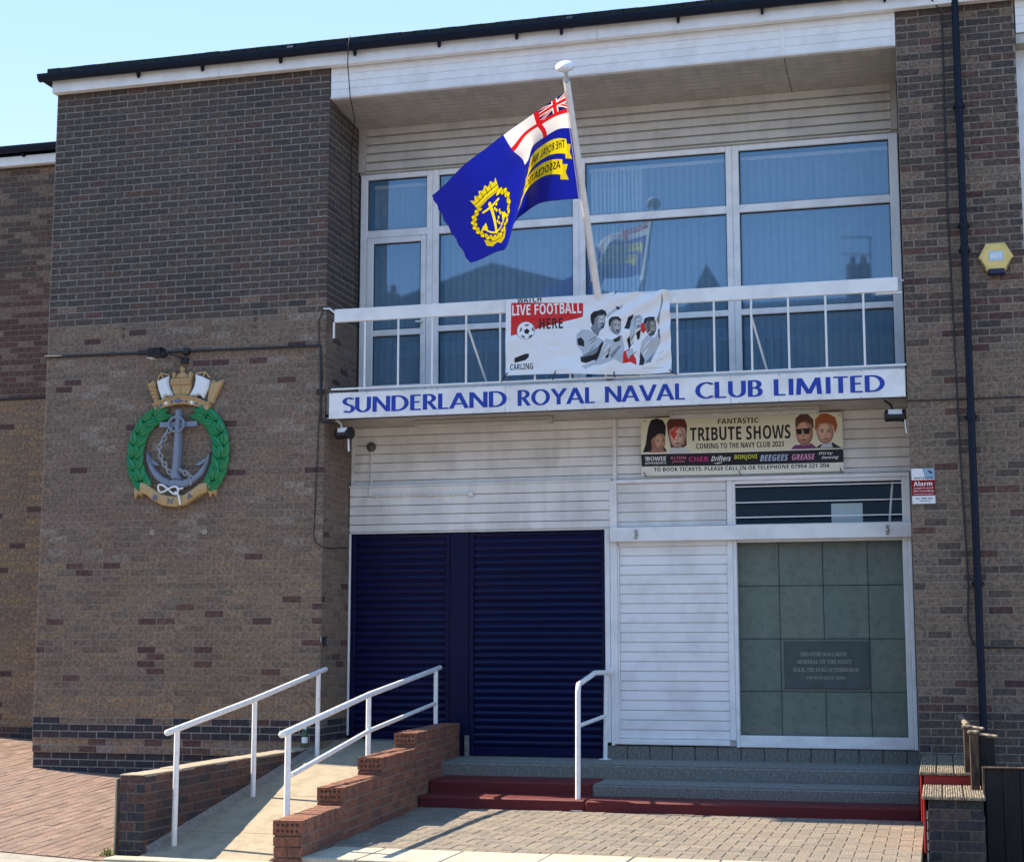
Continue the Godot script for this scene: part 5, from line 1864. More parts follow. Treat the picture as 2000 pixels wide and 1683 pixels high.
	for i in 9:
		cv.oval(cx - 33 + 15 * sin(i * 1.3), cy - 56 + i * 15, 9, 11, ink)
		cv.oval(cx - 33 + 15 * sin(i * 1.3), cy - 56 + i * 15, 6, 9, yel)
	cv.pts([cx - 84, cy - 176, cx - 64, cy - 158, cx - 54, cy - 184, cx - 30, cy - 168, cx - 20, cy - 192, cx, cy - 176, cx + 20, cy - 192, cx + 30, cy - 168, cx + 54, cy - 184, cx + 64, cy - 158, cx + 84, cy - 176, cx + 70, cy - 104, cx, cy - 118, cx - 70, cy - 104], yel)
	cv.line([cx - 74, cy - 136, cx, cy - 150, cx + 74, cy - 136], 4, ink)
	for k in [-44, -15, 15, 44]:
		cv.line([cx + k, cy - 176, cx + k * 0.9, cy - 142], 3, ink)
	cv.line([cx - 70, cy - 112, cx, cy - 126, cx + 70, cy - 112], 3, ink)
	cv.pts([cx - 96, cy + 104, cx - 46, cy + 128, cx, cy + 112, cx + 46, cy + 128, cx + 96, cy + 104, cx + 90, cy + 142, cx + 46, cy + 160, cx, cy + 146, cx - 46, cy + 160, cx - 90, cy + 142], yel.darkened(0.15))
	cv.line([cx - 66, cy + 126, cx - 22, cy + 134, cx + 22, cy + 134, cx + 66, cy + 126], 3, ink)
	cv.line([2, 2, W - 3, 2, W - 3, H - 3, 2, H - 3], 5, Color(0.03, 0.05, 0.35))
	var fm = printed(cv.texture(), 0.75)
	fm.backlight_enabled = true
	fm.backlight = Color(0.8, 0.8, 0.8)
	fm.rim_enabled = true
	fm.rim = 0.2
	var grid = [
		[Vector3(6.270, 6.613, 1.316), Vector3(6.258, 6.456, 1.202), Vector3(6.248, 6.313, 1.099), Vector3(6.246, 6.028, 0.896), Vector3(6.242, 5.730, 0.682)],
		[Vector3(6.132, 6.514, 1.349), Vector3(6.126, 6.409, 1.240), Vector3(6.132, 6.299, 1.141), Vector3(6.095, 6.005, 0.946), Vector3(6.050, 5.712, 0.742)],
		[Vector3(5.939, 6.438, 1.281), Vector3(5.948, 6.349, 1.176), Vector3(5.985, 6.249, 1.081), Vector3(5.913, 5.967, 0.897), Vector3(5.834, 5.707, 0.704)],
		[Vector3(5.765, 6.369, 1.195), Vector3(5.786, 6.303, 1.062), Vector3(5.826, 6.215, 0.938), Vector3(5.731, 5.926, 0.730), Vector3(5.611, 5.655, 0.514)],
		[Vector3(5.637, 6.289, 1.195), Vector3(5.686, 6.185, 1.072), Vector3(5.780, 6.068, 0.958), Vector3(5.677, 5.765, 0.765), Vector3(5.534, 5.542, 0.563)],
		[Vector3(5.536, 6.190, 1.274), Vector3(5.617, 6.049, 1.197), Vector3(5.711, 5.889, 1.128), Vector3(5.662, 5.577, 0.983), Vector3(5.538, 5.266, 0.830)],
		[Vector3(5.257, 5.935, 1.368), Vector3(5.333, 5.764, 1.277), Vector3(5.419, 5.571, 1.180), Vector3(5.441, 5.392, 1.004), Vector3(5.418, 5.207, 0.809)],
		[Vector3(4.878, 5.720, 1.194), Vector3(4.926, 5.605, 1.112), Vector3(4.988, 5.455, 1.023), Vector3(5.056, 5.304, 0.866), Vector3(5.115, 5.156, 0.691)]]
	var knots = [0.0, 0.12, 0.25, 0.36, 0.46, 0.54, 0.76, 1.0]
	var spline = func(a: Vector3, bb: Vector3, cc: Vector3, dd: Vector3, t: float) -> Vector3:
		return a.cubic_interpolate(bb, cc, dd, t) if false else bb.cubic_interpolate(cc, a, dd, t)
	var col_at = func(i: int, v: float) -> Vector3:
		var g: Array = grid[clamp(i, 0, 7)]
		var k: int = clamp(int(v * 4.0), 0, 3)
		var t = v * 4.0 - k
		return spline.call(g[max(k - 1, 0)], g[k], g[k + 1], g[min(k + 2, 4)], t)
	var cloth = func(u: float, v: float) -> Vector3:
		var s = 1.0 - u     # the hoist is at the right in the picture
		var k = 0
		while k < 6 and s > knots[k + 1]:
			k += 1
		var t: float = (s - knots[k]) / (knots[k + 1] - knots[k])
		var q: Vector3 = spline.call(col_at.call(k - 1, v), col_at.call(k, v), col_at.call(k + 1, v), col_at.call(k + 2, v), t)
		q += Vector3(0.0, 0.004, 0.016) * sin(s * 19.0 + v * 6.0) * s
		q += Vector3(0.006, 0.0, 0.0) * sin(v * 40.0) * smoothstep(0.9, 1.0, s)
		return q
	var fb = MB.new()
	fb.sheet(cloth, 90, 50)
	for i in fb.uv.size():
		fb.uv[i].x = 1.0 - fb.uv[i].x
	var flag = put(fb, "flag", fm, self)
	tag(flag, "dark blue ensign with white canton and yellow badge flying from the leaning pole", "flag")

# ------------------------------------------------------------------ carved and painted crest on the left pier
func cp(px: float, py: float, z := 0.0) -> Vector3:
	return Vector3(1.655 + (px - 600.0) * 0.001288, 4.383 - (py - 255.0 + 0.033 * (px - 600.0)) * 0.001189, 0.006 + z)

func flat(b: MB, a: Array, z0: float, z1: float, ch := 0.006) -> void:
	# a raised shape with a rounded edge; a in crest pixels
	var p = PackedVector2Array()
	for i in range(0, a.size(), 2):
		var q = cp(a[i], a[i + 1])
		p.append(Vector2(q.x, q.y))
	b.prism(p, Transform3D(Basis.IDENTITY, Vector3(0, 0, z0)), z1 - z0 - ch)
	var inner = Geometry2D.offset_polygon(p, -ch)
	for q in inner:
		b.prism(q, Transform3D(Basis.IDENTITY, Vector3(0, 0, z1 - ch - 0.001)), ch + 0.001)

func leaf(b: MB, p0: Vector3, p1: Vector3, w: float, h: float) -> void:
	var ax = p1 - p0
	var side = ax.cross(Vector3.BACK).normalized()
	b.sheet(func(u, v):
		var t: float = v
		var prof: float = pow(sin(PI * pow(t, 0.66)), 1.05) if t > 0.0 and t < 1.0 else 0.0
		var s: float = (u * 2.0 - 1.0)
		var ridge: float = (1.0 - s * s) * h * (0.35 + 0.65 * sin(PI * min(t * 0.9 + 0.1, 1.0))) - (0.014 if abs(s) < 0.12 else 0.0)
		return p0 + ax * t - side * (s * w * 0.5 * prof) + Vector3(0, 0, ridge * min(1.0, prof * 1.6)), 12, 10, Color.WHITE, false)

func ring(b: MB, at: Vector3, rx: float, ry: float, r: float, turn: float, tilt := 0.0) -> void:
	var path = []
	for i in 15:
		var a = TAU * i / 14.0
		var q = Vector2(cos(a) * rx, sin(a) * ry).rotated(turn)
		path.append(at + Vector3(q.x, q.y, sin(a) * tilt))
	b.tube(path, r, 8, false)

func build_crest() -> void:
	var c = thing("wall_crest", "painted relief crest with green wreath, grey anchor and gold crown on brick", "crest")
	var gold = mat(lin(0.50, 0.33, 0.145), 0.5, "faint", 6.0)
	var green = mat(lin(0.010, 0.24, 0.08), 0.3, "faint", 5.0)
	var grey = mat(lin(0.21, 0.25, 0.33), 0.4, "faint", 6.0)
	var link = mat(lin(0.30, 0.33, 0.37), 0.4)
	var white = mat(lin(0.78, 0.80, 0.82), 0.45)
	var inkb = mat(lin(0.12, 0.15, 0.22), 0.5)
	# wreath: a dark bed with overlapping leaves
	for s in [-1, 1]:
		var w = Node3D.new()
		w.name = "wreath"
		c.add_child(w, true)
		var mid = [[425, 690], [330, 745], [262, 830], [222, 930], [202, 1040], [205, 1150], [232, 1255], [285, 1340]] if s < 0 else [[800, 690], [885, 740], [945, 825], [980, 930], [990, 1040], [980, 1150], [950, 1250], [905, 1330]]
		var bed = MB.new()
		for i in mid.size() - 1:
			var a = cp(mid[i][0], mid[i][1])
			var e = cp(mid[i + 1][0], mid[i + 1][1])
			bed.tube([a, (a + e) * 0.5, e], [0.088, 0.09, 0.09], 10)
		for k in bed.v.size():
			bed.v[k].z = 0.004 + bed.v[k].z * 0.28 if bed.v[k].z > 0.0 else 0.002
		put(bed, "bed", green, w)
		for i in range(mid.size() - 1, -1, -1):
			var here = Vector2(mid[i][0], mid[i][1])
			var nxt = Vector2(mid[max(i - 1, 0)][0], mid[max(i - 1, 0)][1])
			if i == 0:
				nxt = here + (here - Vector2(mid[1][0], mid[1][1]))
			var t = (nxt - here).normalized()
			var n = Vector2(t.y, -t.x)
			for k in [-1, 1, 0]:
				var base: Vector2 = here - t * 70.0 + n * (k * 12.0)
				var tip: Vector2 = here + t * (92.0 if k == 0 else 96.0) + n * (k * 80.0)
				if k == 0:
					if i % 2 == 1:
						continue
					base += t * 30.0
					tip = here + t * 95.0
				var b = MB.new()
				leaf(b, cp(base.x, base.y, 0.022), cp(tip.x, tip.y, 0.030), 0.098, 0.036)
				put(b, "leaf", green, w)
	# anchor
	var an = Node3D.new()
	an.name = "anchor"
	c.add_child(an)
	var b1 = MB.new()
	flat(b1, [432, 768, 535, 770, 590, 765, 650, 768, 770, 760, 770, 808, 650, 815, 540, 820, 420, 820], 0.004, 0.052)
	put(b1, "stock", grey, an)
	var b2 = MB.new()
	flat(b2, [575, 665, 600, 655, 625, 668, 622, 760, 628, 1000, 618, 1240, 640, 1290, 560, 1290, 545, 1260, 558, 1200, 568, 1000, 575, 760], 0.010, 0.075, 0.012)
	put(b2, "shank", grey, an)
	var b3 = MB.new()
	flat(b3, [312, 1055, 345, 1120, 395, 1200, 460, 1265, 530, 1300, 590, 1290, 650, 1300, 720, 1280, 790, 1225, 845, 1150, 885, 1050, 880, 1130, 840, 1240, 760, 1320, 690, 1360, 590, 1375, 480, 1345, 400, 1285, 345, 1200, 318, 1120], 0.004, 0.060, 0.012)
	put(b3, "arms", grey, an)
	for q in [[305, 1040, 350, 1100, 430, 1160, 395, 1170, 335, 1135], [888, 1040, 860, 1090, 745, 1160, 800, 1165, 850, 1130]]:
		var f = MB.new()
		flat(f, q, 0.003, 0.03, 0.005)
		put(f, "fluke", grey, an)
	var b4 = MB.new()
	ring(b4, cp(590, 793, 0.066), 0.092, 0.082, 0.014, 0.0)
	put(b4, "ring", grey, an)
	# chain
	var ch = Node3D.new()
	ch.name = "chain"
	c.add_child(ch)
	var way = [[525, 845], [490, 885], [478, 925], [450, 962], [435, 1000], [440, 1040], [452, 1085], [465, 1125], [490, 1160], [510, 1195], [535, 1225], [645, 1215], [680, 1235], [715, 1250], [735, 1285], [735, 1320]]
	for i in way.size():
		var d = Vector2(way[min(i + 1, way.size() - 1)][0] - way[max(i - 1, 0)][0], way[min(i + 1, way.size() - 1)][1] - way[max(i - 1, 0)][1])
		if i == 10:
			d = Vector2(1, 1)
		if i == 11:
			d = Vector2(1, 0.5)
		var l = MB.new()
		ring(l, cp(way[i][0], way[i][1], 0.056 + 0.006 * (i % 2)), 0.034, 0.023 if i % 2 == 0 else 0.012, 0.0075, atan2(-d.y * 0.92, d.x), 0.0 if i % 2 == 0 else 0.014)
		put(l, "link", link, ch)
	# crown
	var cr = Node3D.new()
	cr.name = "crown"
	c.add_child(cr)
	var band = MB.new()
	var top = []
	var low = []
	for i in 13:
		var t = i / 12.0
		var px: float = lerp(363.0, 888.0, t)
		var lift = sin(PI * t) * 78.0
		top.append_array([px, 606.0 - lift])
		low.append([px + (18.0 if t < 0.5 else -18.0) * abs(t - 0.5) * 2.0, 668.0 - lift * 0.80])
	var outline = top.duplicate()
	for i in range(12, -1, -1):
		outline.append_array(low[i])
	flat(band, outline, 0.004, 0.060, 0.006)
	put(band, "circlet", gold, cr)
	for g in [[596, 577, 50, 22], [487, 598, 20, 20], [722, 593, 20, 20], [535, 588, 12, 18], [670, 583, 12, 18], [442, 612, 12, 16], [765, 605, 12, 16], [400, 632, 14, 12], [820, 625, 14, 12]]:
		var j = MB.new()
		flat(j, [g[0] - g[2], g[1], g[0], g[1] - g[3], g[0] + g[2], g[1], g[0], g[1] + g[3]], 0.058, 0.070, 0.004)
		put(j, "jewel", inkb if g[2] != 20 else white, cr)
	for t in [[363, 606, 888, 600]]:
		var rim = MB.new()
		var path = []
		for i in 13:
			path.append(cp(top[i * 2], top[i * 2 + 1] + 6, 0.060))
		rim.tube(path, 0.011, 8)
		put(rim, "rim", gold, cr)
	var hull = MB.new()
	flat(hull, [525, 430, 705, 425, 700, 470, 685, 520, 560, 526, 540, 490], 0.004, 0.050)
	put(hull, "stern", gold, cr)
	var gal = MB.new()
	flat(gal, [520, 372, 704, 366, 704, 428, 522, 434], 0.010, 0.064, 0.006)
	put(gal, "gallery", gold, cr)
	for k in 2:
		var ln = MB.new()
		flat(ln, [522, 384 + k * 26, 704, 378 + k * 26, 704, 390 + k * 26, 522, 396 + k * 26], 0.060, 0.070, 0.003)
		put(ln, "gallery_rail", gold, cr)
	var dome = MB.new()
	flat(dome, [565, 372, 572, 340, 595, 318, 625, 312, 655, 322, 674, 345, 678, 368], 0.006, 0.055, 0.012)
	put(dome, "dome", gold, cr)
	var fin = MB.new()
	flat(fin, [605, 315, 600, 290, 595, 278, 614, 255, 640, 282, 630, 292, 634, 315], 0.006, 0.05, 0.010)
	put(fin, "finial", gold, cr)
	for q in [[528, 378, 522, 320, 540, 304, 560, 326, 552, 374], [680, 372, 672, 325, 694, 302, 716, 326, 706, 372]]:
		var l = MB.new()
		flat(l, q, 0.004, 0.046, 0.010)
		put(l, "lantern", gold, cr)
	var keel = MB.new()
	flat(keel, [600, 430, 614, 430, 614, 524, 600, 524], 0.048, 0.060, 0.004)
	put(keel, "rudder", gold, cr)
	for q in [[385, 392, 440, 365, 495, 345, 492, 400, 508, 460, 540, 520, 500, 530, 470, 520, 440, 562, 405, 480], [740, 332, 800, 352, 872, 390, 862, 460, 820, 555, 785, 520, 745, 530, 690, 526, 730, 450, 742, 390]]:
		var sail = MB.new()
		flat(sail, q, 0.004, 0.050, 0.014)
		put(sail, "sail", white, cr)
	for q in [[[388, 388], [418, 318], [500, 336]], [[744, 326], [830, 312], [872, 365]], [[418, 318], [440, 360]], [[830, 312], [812, 352]], [[455, 555], [485, 525]], [[745, 545], [765, 520]]]:
		var path = []
		for e in q:
			path.append(cp(e[0], e[1], 0.028))
		var sp = MB.new()
		sp.tube(path, 0.010, 6)
		put(sp, "spar", gold, cr)
	for q in [[285, 395, 300, 418, 345, 385, 370, 395, 368, 440, 385, 480, 415, 590, 372, 600, 330, 500, 308, 450], [1000, 380, 985, 425, 950, 500, 905, 600, 850, 598, 862, 500, 880, 420, 905, 380, 918, 405, 960, 395]]:
		var st = MB.new()
		flat(st, q, 0.004, 0.042, 0.010)
		put(st, "stern_wing", gold if q[0] < 500 else gold, cr)
	for i in 4:
		var st = MB.new()
		st.tube([cp(312 + i * 14, 440 + i * 36, 0.044), cp(350 + i * 13, 430 + i * 36, 0.050), cp(380 + i * 8, 440 + i * 36, 0.042)], 0.008, 6)
		put(st, "moulding", gold, cr)
	# ribbon
	var rb = Node3D.new()
	rb.name = "ribbon"
	c.add_child(rb)
	var ctr = [[270, 1370], [330, 1385], [400, 1440], [480, 1480], [580, 1497], [680, 1480], [760, 1425], [820, 1378], [880, 1362]]
	var strip = MB.new()
	strip.sheet(func(u, v):
		var k: int = clamp(int(u * 8.0), 0, 7)
		var t: float = u * 8.0 - k
		var q = Vector2(lerp(float(ctr[k][0]), float(ctr[k + 1][0]), t), lerp(float(ctr[k][1]), float(ctr[k + 1][1]), t))
		return cp(q.x, q.y + (v - 0.5) * 92.0, 0.052 + 0.018 * sin(u * PI) + 0.010 * sin(v * PI)), 24, 4)
	put(strip, "band", gold, rb)
	var bk = MB.new()
	flat(bk, [275, 1335, 330, 1345, 480, 1440, 580, 1458, 680, 1440, 850, 1320, 880, 1330, 880, 1400, 760, 1470, 680, 1525, 580, 1540, 480, 1525, 400, 1485, 275, 1410], 0.004, 0.050)
	put(bk, "band_back", gold, rb)
	for q in [[200, 1370, 300, 1345, 292, 1400, 275, 1450, 245, 1425, 212, 1470, 205, 1420], [870, 1330, 962, 1352, 952, 1440, 930, 1410, 900, 1450, 880, 1395]]:
		var e = MB.new()
		flat(e, q, 0.003, 0.044, 0.008)
		put(e, "tail", gold, rb)
	for q in [["R", 425, 1462, 0.25], ["N", 560, 1492, 0.02], ["A", 735, 1445, -0.45]]:
		letters(q[0], cp(q[1], q[2], 0.080), 0.062, 0.058, inkb, rb, font_named("Droid Sans", 700), Basis(Vector3.BACK, -q[3] * 0.9), 0.006)
	var kn = MB.new()
	var rope = []
	for i in 41:
		var t = i / 40.0
		var a = TAU * t * 1.03 + 0.4
		rope.append(cp(535 + 92 * cos(a) + 8, 1388 + 34 * sin(2.0 * a) + 12 * cos(a), 0.094 + 0.007 * sin(a * 3.0)))
	kn.tube(rope, 0.0105, 8)
	kn.tube([cp(610, 1410, 0.096), cp(640, 1440, 0.096), cp(650, 1480, 0.094), cp(655, 1524, 0.086)], 0.0115, 8)
	kn.tube([cp(625, 1385, 0.096), cp(655, 1382, 0.092), cp(678, 1374, 0.088)], 0.010, 8)
	put(kn, "rope_knot", white, c)

# ------------------------------------------------------------------ lamps, pipes, cables and other small things
func build_small() -> void:
	# lamp over the crest
	var l = thing("spot_lamp", "small black finned spot lamp on an arm above the crest", "lamp")
	bx(Vector3(1.66, 4.415, 0.0), Vector3(1.735, 4.475, 0.05), "wall_plate", M.black, l, 0.006)
	pipe([Vector3(1.69, 4.46, 0.03), Vector3(1.66, 4.48, 0.12), Vector3(1.50, 4.52, 0.20)], 0.011, "arm", M.black, l, 8)
	var jb = MB.new()
	jb.lathe([Vector2(0, 0), Vector2(0.04, 0), Vector2(0.04, 0.04), Vector2(0.02, 0.055), Vector2(0, 0.055)], Transform3D(Basis(Vector3.RIGHT, PI / 2), Vector3(1.71, 4.545, 0.0)), 14)
	put(jb, "junction_box", M.black, l)
	var body = MB.new()
	for i in 5:
		body.obox(Vector3(1.445, 4.466 + i * 0.021, 0.20), Vector3(0.165, 0.011, 0.13), Basis(Vector3.BACK, 0.06))
	body.obox(Vector3(1.445, 4.51, 0.20), Vector3(0.12, 0.09, 0.10), Basis(Vector3.BACK, 0.06))
	body.obox(Vector3(1.525, 4.487, 0.20), Vector3(0.06, 0.05, 0.09), Basis(Vector3.BACK, 0.5))
	put(body, "finned_body", M.black, l)
	bx(Vector3(1.36, 4.446, 0.15), Vector3(1.42, 4.458, 0.25), "lens", M.upvc, l, 0.002)
	# conduit and cables on the left pier
	var k = MB.new()
	k.tube([Vector3(-0.02, 4.566, 0.018), Vector3(1.4, 4.552, 0.018), Vector3(3.24, 4.534, 0.018), Vector3(3.266, 4.53, 0.018), Vector3(3.27, 4.50, 0.018), Vector3(3.279, 4.1, 0.018), Vector3(3.283, 3.75, 0.018), Vector3(3.30, 3.715, 0.018), Vector3(3.40, 3.708, 0.016)], 0.013, 8)
	whole(k, "conduit", M.black, "black conduit running across the crest wall then down beside the name board", "conduit")
	k = MB.new()
	k.tube([Vector3(3.31, 4.95, 0.008), Vector3(3.24, 4.80, 0.008), Vector3(3.255, 4.54, 0.012), Vector3(3.295, 4.2, 0.01), Vector3(3.262, 3.72, 0.01), Vector3(3.245, 3.2, 0.008), Vector3(3.225, 2.52, 0.008), Vector3(3.25, 2.45, 0.008), Vector3(3.315, 2.405, 0.008), Vector3(3.328, 2.40, -0.2), Vector3(3.328, 2.44, -0.74)], 0.005, 6)
	whole(k, "cable", M.black, "thin black cable drooping down the crest wall edge to the shutters", "cable")
	k = MB.new()
	k.tube([Vector3(3.62, 7.86, 0.20), Vector3(3.62, 7.76, 0.235), Vector3(3.60, 7.55, 0.20), Vector3(3.575, 7.24, 0.05), Vector3(3.50, 7.1, -0.3), Vector3(3.34, 6.9, -0.62), Vector3(3.335, 6.2, -0.68), Vector3(3.345, 5.6, -0.80), Vector3(3.335, 5.2, -0.84), Vector3(3.36, 5.05, -0.86), Vector3(3.335, 4.95, -0.86)], 0.0055, 6)
	whole(k, "cable", M.black, "loose cable hanging from the gutter into the balcony corner", "cable")
	# right pier: downpipe and cables
	var d = thing("downpipe", "navy rainwater downpipe running down the right brick pier", "pipe")
	pipe([Vector3(9.866, 0.35, 0.085), Vector3(9.864, 3.0, 0.085), Vector3(9.862, 7.70, 0.085)], 0.034, "pipe", M.gutter, d, 16)
	for y in [6.56, 5.37, 5.13, 3.52, 1.96]:
		var b = MB.new()
		b.tube([Vector3(9.864, y - 0.035, 0.085), Vector3(9.864, y + 0.035, 0.085)], 0.040, 16)
		b.box(Vector3(9.81, y - 0.012, 0.0), Vector3(9.918, y + 0.012, 0.06))
		put(b, "collar", M.gutter, d)
	k = MB.new()
	k.tube([Vector3(9.60, 7.75, 0.11), Vector3(9.645, 7.64, 0.11), Vector3(9.738, 7.53, 0.012), Vector3(9.729, 6.62, 0.012), Vector3(9.724, 5.6, 0.012), Vector3(9.735, 4.587, 0.012), Vector3(9.755, 3.11, 0.012), Vector3(9.782, 1.95, 0.012), Vector3(9.765, 1.62, 0.012), Vector3(9.775, 1.48, 0.012), Vector3(9.81, 1.395, 0.012), Vector3(9.85, 1.372, 0.012), Vector3(10.41, 1.365, 0.012)], 0.0075, 8)
	whole(k, "cable", M.black, "black cable running down beside the navy downpipe then off right", "cable")
	k = MB.new()
	k.tube([Vector3(9.28, 3.702, 0.010), Vector3(9.80, 3.697, 0.010), Vector3(10.41, 3.70, 0.010)], 0.006, 6)
	whole(k, "cable", M.black, "level black cable crossing the right pier at name board height", "cable")
	# alarm box
	var a = thing("alarm_box", "yellow hexagonal alarm bell box on the right pier", "alarm")
	var hexp = PackedVector2Array([Vector2(9.988, 5.045), Vector2(10.062, 5.176), Vector2(10.232, 5.176), Vector2(10.306, 5.045), Vector2(10.232, 4.912), Vector2(10.062, 4.912)])
	var hb = MB.new()
	hb.prism(hexp, Transform3D.IDENTITY, 0.065)
	hb.prism(Geometry2D.offset_polygon(hexp, -0.012)[0], Transform3D(Basis.IDENTITY, Vector3(0, 0, 0.064)), 0.013)
	put(hb, "cover", mat(lin(0.78, 0.60, 0.20), 0.35, "faint", 4.0), a)
	bx(Vector3(10.070, 4.868, 0.01), Vector3(10.225, 4.928, 0.09), "strobe", mat(lin(0.008, 0.010, 0.05), 0.25), a, 0.012)
	bx(Vector3(10.082, 5.005, 0.077), Vector3(10.214, 5.095, 0.0795), "label", mat(lin(0.45, 0.58, 0.72), 0.4), a, 0.001)
	letters("ADT", Vector3(10.148, 5.05, 0.0797), 0.105, 0.050, M.sign_white, a, font_named("Droid Sans", 700), Basis.IDENTITY, 0.002)
	for s in [-1, 1]:
		for i in 6:
			var t = 0.12 + i * 0.13
			var q = Vector2(10.147 + s * lerp(0.152, 0.085, t), lerp(5.035, 4.915, t))
			bx(Vector3(q.x - 0.010, q.y - 0.004, 0.06), Vector3(q.x + 0.010, q.y + 0.004, 0.0668), "vent", M.black, a, 0.001)
	# small warning plate
	var cv = Canvas.new(212, 336, Color(0.90, 0.90, 0.90))
	var bold = font_named("Droid Sans", 700)
	cv.pts([100, 0, 212, 0, 212, 105, 128, 105], Color(0.56, 0.66, 0.74))
	cv.pts([150, 30, 165, 20, 192, 40, 186, 54], Color(0.06, 0.10, 0.14))
	cv.text("verisure", bold, Rect2(16, 74, 180, 28), Color(0.22, 0.30, 0.30))
	cv.rect(0, 110, 212, 150, Color(0.52, 0.07, 0.09))
	cv.text("Alarm", bold, Rect2(18, 124, 170, 42), Color(0.94, 0.92, 0.92))
	cv.text("Images & sound", bold, Rect2(18, 178, 176, 20), Color(0.92, 0.86, 0.86))
	cv.text("24h recording", bold, Rect2(12, 205, 186, 22), Color(0.92, 0.86, 0.86))
	cv.text("Connected to police", bold, Rect2(16, 236, 180, 16), Color(0.92, 0.86, 0.86))
	cv.text("Tel. 0800 000", bold, Rect2(30, 276, 156, 20), Color(0.25, 0.30, 0.38))
	cv.rect(70, 306, 100, 8, Color(0.45, 0.52, 0.58))
	var wpn = thing("alarm_notice", "small red and white alarm notice plate screwed to the right pier", "sign")
	var pm = MB.new()
	pm.box(Vector3(9.300, 2.714, 0.002), Vector3(9.512, 3.049, 0.010))
	put(pm, "plate", M.sign_white, wpn)
	pm = MB.new()
	pm.quad(Vector3(9.300, 2.714, 0.0125), Vector3(9.512, 2.714, 0.0125), Vector3(9.512, 3.049, 0.0125), Vector3(9.300, 3.049, 0.0125))
	put(pm, "face", printed(cv.texture(), 0.25), wpn)
	# flood lamps under the name board
	for q in [[Vector3(3.505, 3.60, -0.10), "black round flood lamp under the left end of the name board", -0.35], [Vector3(9.165, 3.585, -0.15), "black flood lamp under the right end of the name board", 0.15]]:
		var f = thing("flood_lamp", q[1], "lamp", Vector3.ZERO, "flood lamps under the name board")
		var p: Vector3 = q[0]
		var b = MB.new()
		var bas = Basis(Vector3.UP, q[2]) * Basis(Vector3.BACK, -PI / 2)
		b.lathe([Vector2(0, -0.10), Vector2(0.052, -0.10), Vector2(0.060, -0.085), Vector2(0.056, -0.03), Vector2(0.056, 0.05), Vector2(0.066, 0.08), Vector2(0.066, 0.095), Vector2(0, 0.095)], Transform3D(bas, p), 18)
		put(b, "housing", M.black, f)
		b = MB.new()
		b.obox(p + Vector3(0.0, 0.032, 0.053), Vector3(0.13, 0.045, 0.012), Basis(Vector3.UP, q[2]))
		put(b, "label_plate", M.steel, f)
		pipe([p + Vector3(-0.02, 0.05, 0), p + Vector3(-0.04, 0.11, 0), p + Vector3(-0.10, 0.155, 0.0)], 0.012, "arm", M.upvc if q[2] < 0 else M.black, f, 8)
		if q[2] < 0:
			pipe([p + Vector3(0.05, -0.05, 0.0), p + Vector3(0.055, -0.19, 0)], 0.010, "sensor", M.upvc, f, 8)
			pipe([p + Vector3(-0.01, -0.05, 0), p + Vector3(0.0, -0.17, 0), p + Vector3(0.035, -0.23, 0), p + Vector3(0.05, -0.18, 0)], 0.004, "lead", M.black, f, 6)
		else:
			pipe([p + Vector3(0.09, -0.05, 0.05), p + Vector3(0.095, -0.12, 0.08), p + Vector3(0.105, -0.19, 0.10)], 0.008, "lead", M.upvc, f, 6)
	# fluorescent battens under the slab
	for q in [[4.20, 5.70, "long batten light under the slab above the shutters"], [6.93, 8.43, "long batten light under the slab above the show poster"]]:
		var f = thing("batten_light", q[2], "light", Vector3.ZERO, "batten lights under the balcony slab")
		bx(Vector3(q[0], 3.722, -0.45), Vector3(q[1], 3.751, -0.36), "body", M.dull_board, f, 0.008)
		var b = MB.new()
		b.tube([Vector3(q[0] + 0.03, 3.70, -0.405), Vector3(q[1] - 0.03, 3.70, -0.405)], 0.030, 12)
		put(b, "diffuser", mat(lin(0.50, 0.49, 0.44), 0.4, "faint", 2.0), f)
		for x in [q[0], q[1] - 0.035]:
			bx(Vector3(x, 3.675, -0.44), Vector3(x + 0.035, 3.722, -0.37), "end_cap", M.dull_board, f)
	# bell and its conduit on the boarding
	var bl = thing("wall_bell", "grey round bell with white conduit on the boarding above shutters", "bell")
	var b = MB.new()
	b.lathe([Vector2(0, 0), Vector2(0.052, 0), Vector2(0.052, 0.02), Vector2(0.046, 0.035), Vector2(0.028, 0.045), Vector2(0.02, 0.052), Vector2(0, 0.054)], Transform3D(Basis(Vector3.RIGHT, PI / 2), Vector3(3.559, 3.538, -0.803)), 18)
	put(b, "bell", mat(lin(0.10, 0.095, 0.085), 0.5, "faint", 4.0), bl)
	pipe([Vector3(3.56, 3.49, -0.788), Vector3(3.562, 3.12, -0.788), Vector3(3.562, 3.09, -0.73), Vector3(3.562, 3.01, -0.728), Vector3(3.585, 2.992, -0.728), Vector3(4.70, 2.988, -0.728)], 0.009, "conduit", M.white_board, bl, 8)
	for x in [3.64, 3.95, 4.27, 4.52]:
		bx(Vector3(x - 0.008, 2.968, -0.744), Vector3(x + 0.008, 3.012, -0.716), "clip", M.white_board, bl, 0.002)
	b = MB.new()
	b.lathe([Vector2(0, 0), Vector2(0.030, 0), Vector2(0.030, 0.02), Vector2(0.020, 0.03), Vector2(0, 0.03)], Transform3D(Basis(Vector3.RIGHT, PI / 2), Vector3(4.715, 2.988, -0.742)), 14)
	put(b, "end_box", M.white, bl)
	# key safe on the pier's return
	var ks = thing("key_box", "small black lock box on the pier corner beside the shutters", "lock box")
	bx(Vector3(3.322, 1.385, -0.13), Vector3(3.365, 1.475, -0.04), "box", M.black, ks, 0.008)
	bx(Vector3(3.366, 1.39, -0.085), Vector3(3.372, 1.468, -0.072), "slide", M.steel, ks, 0.002)
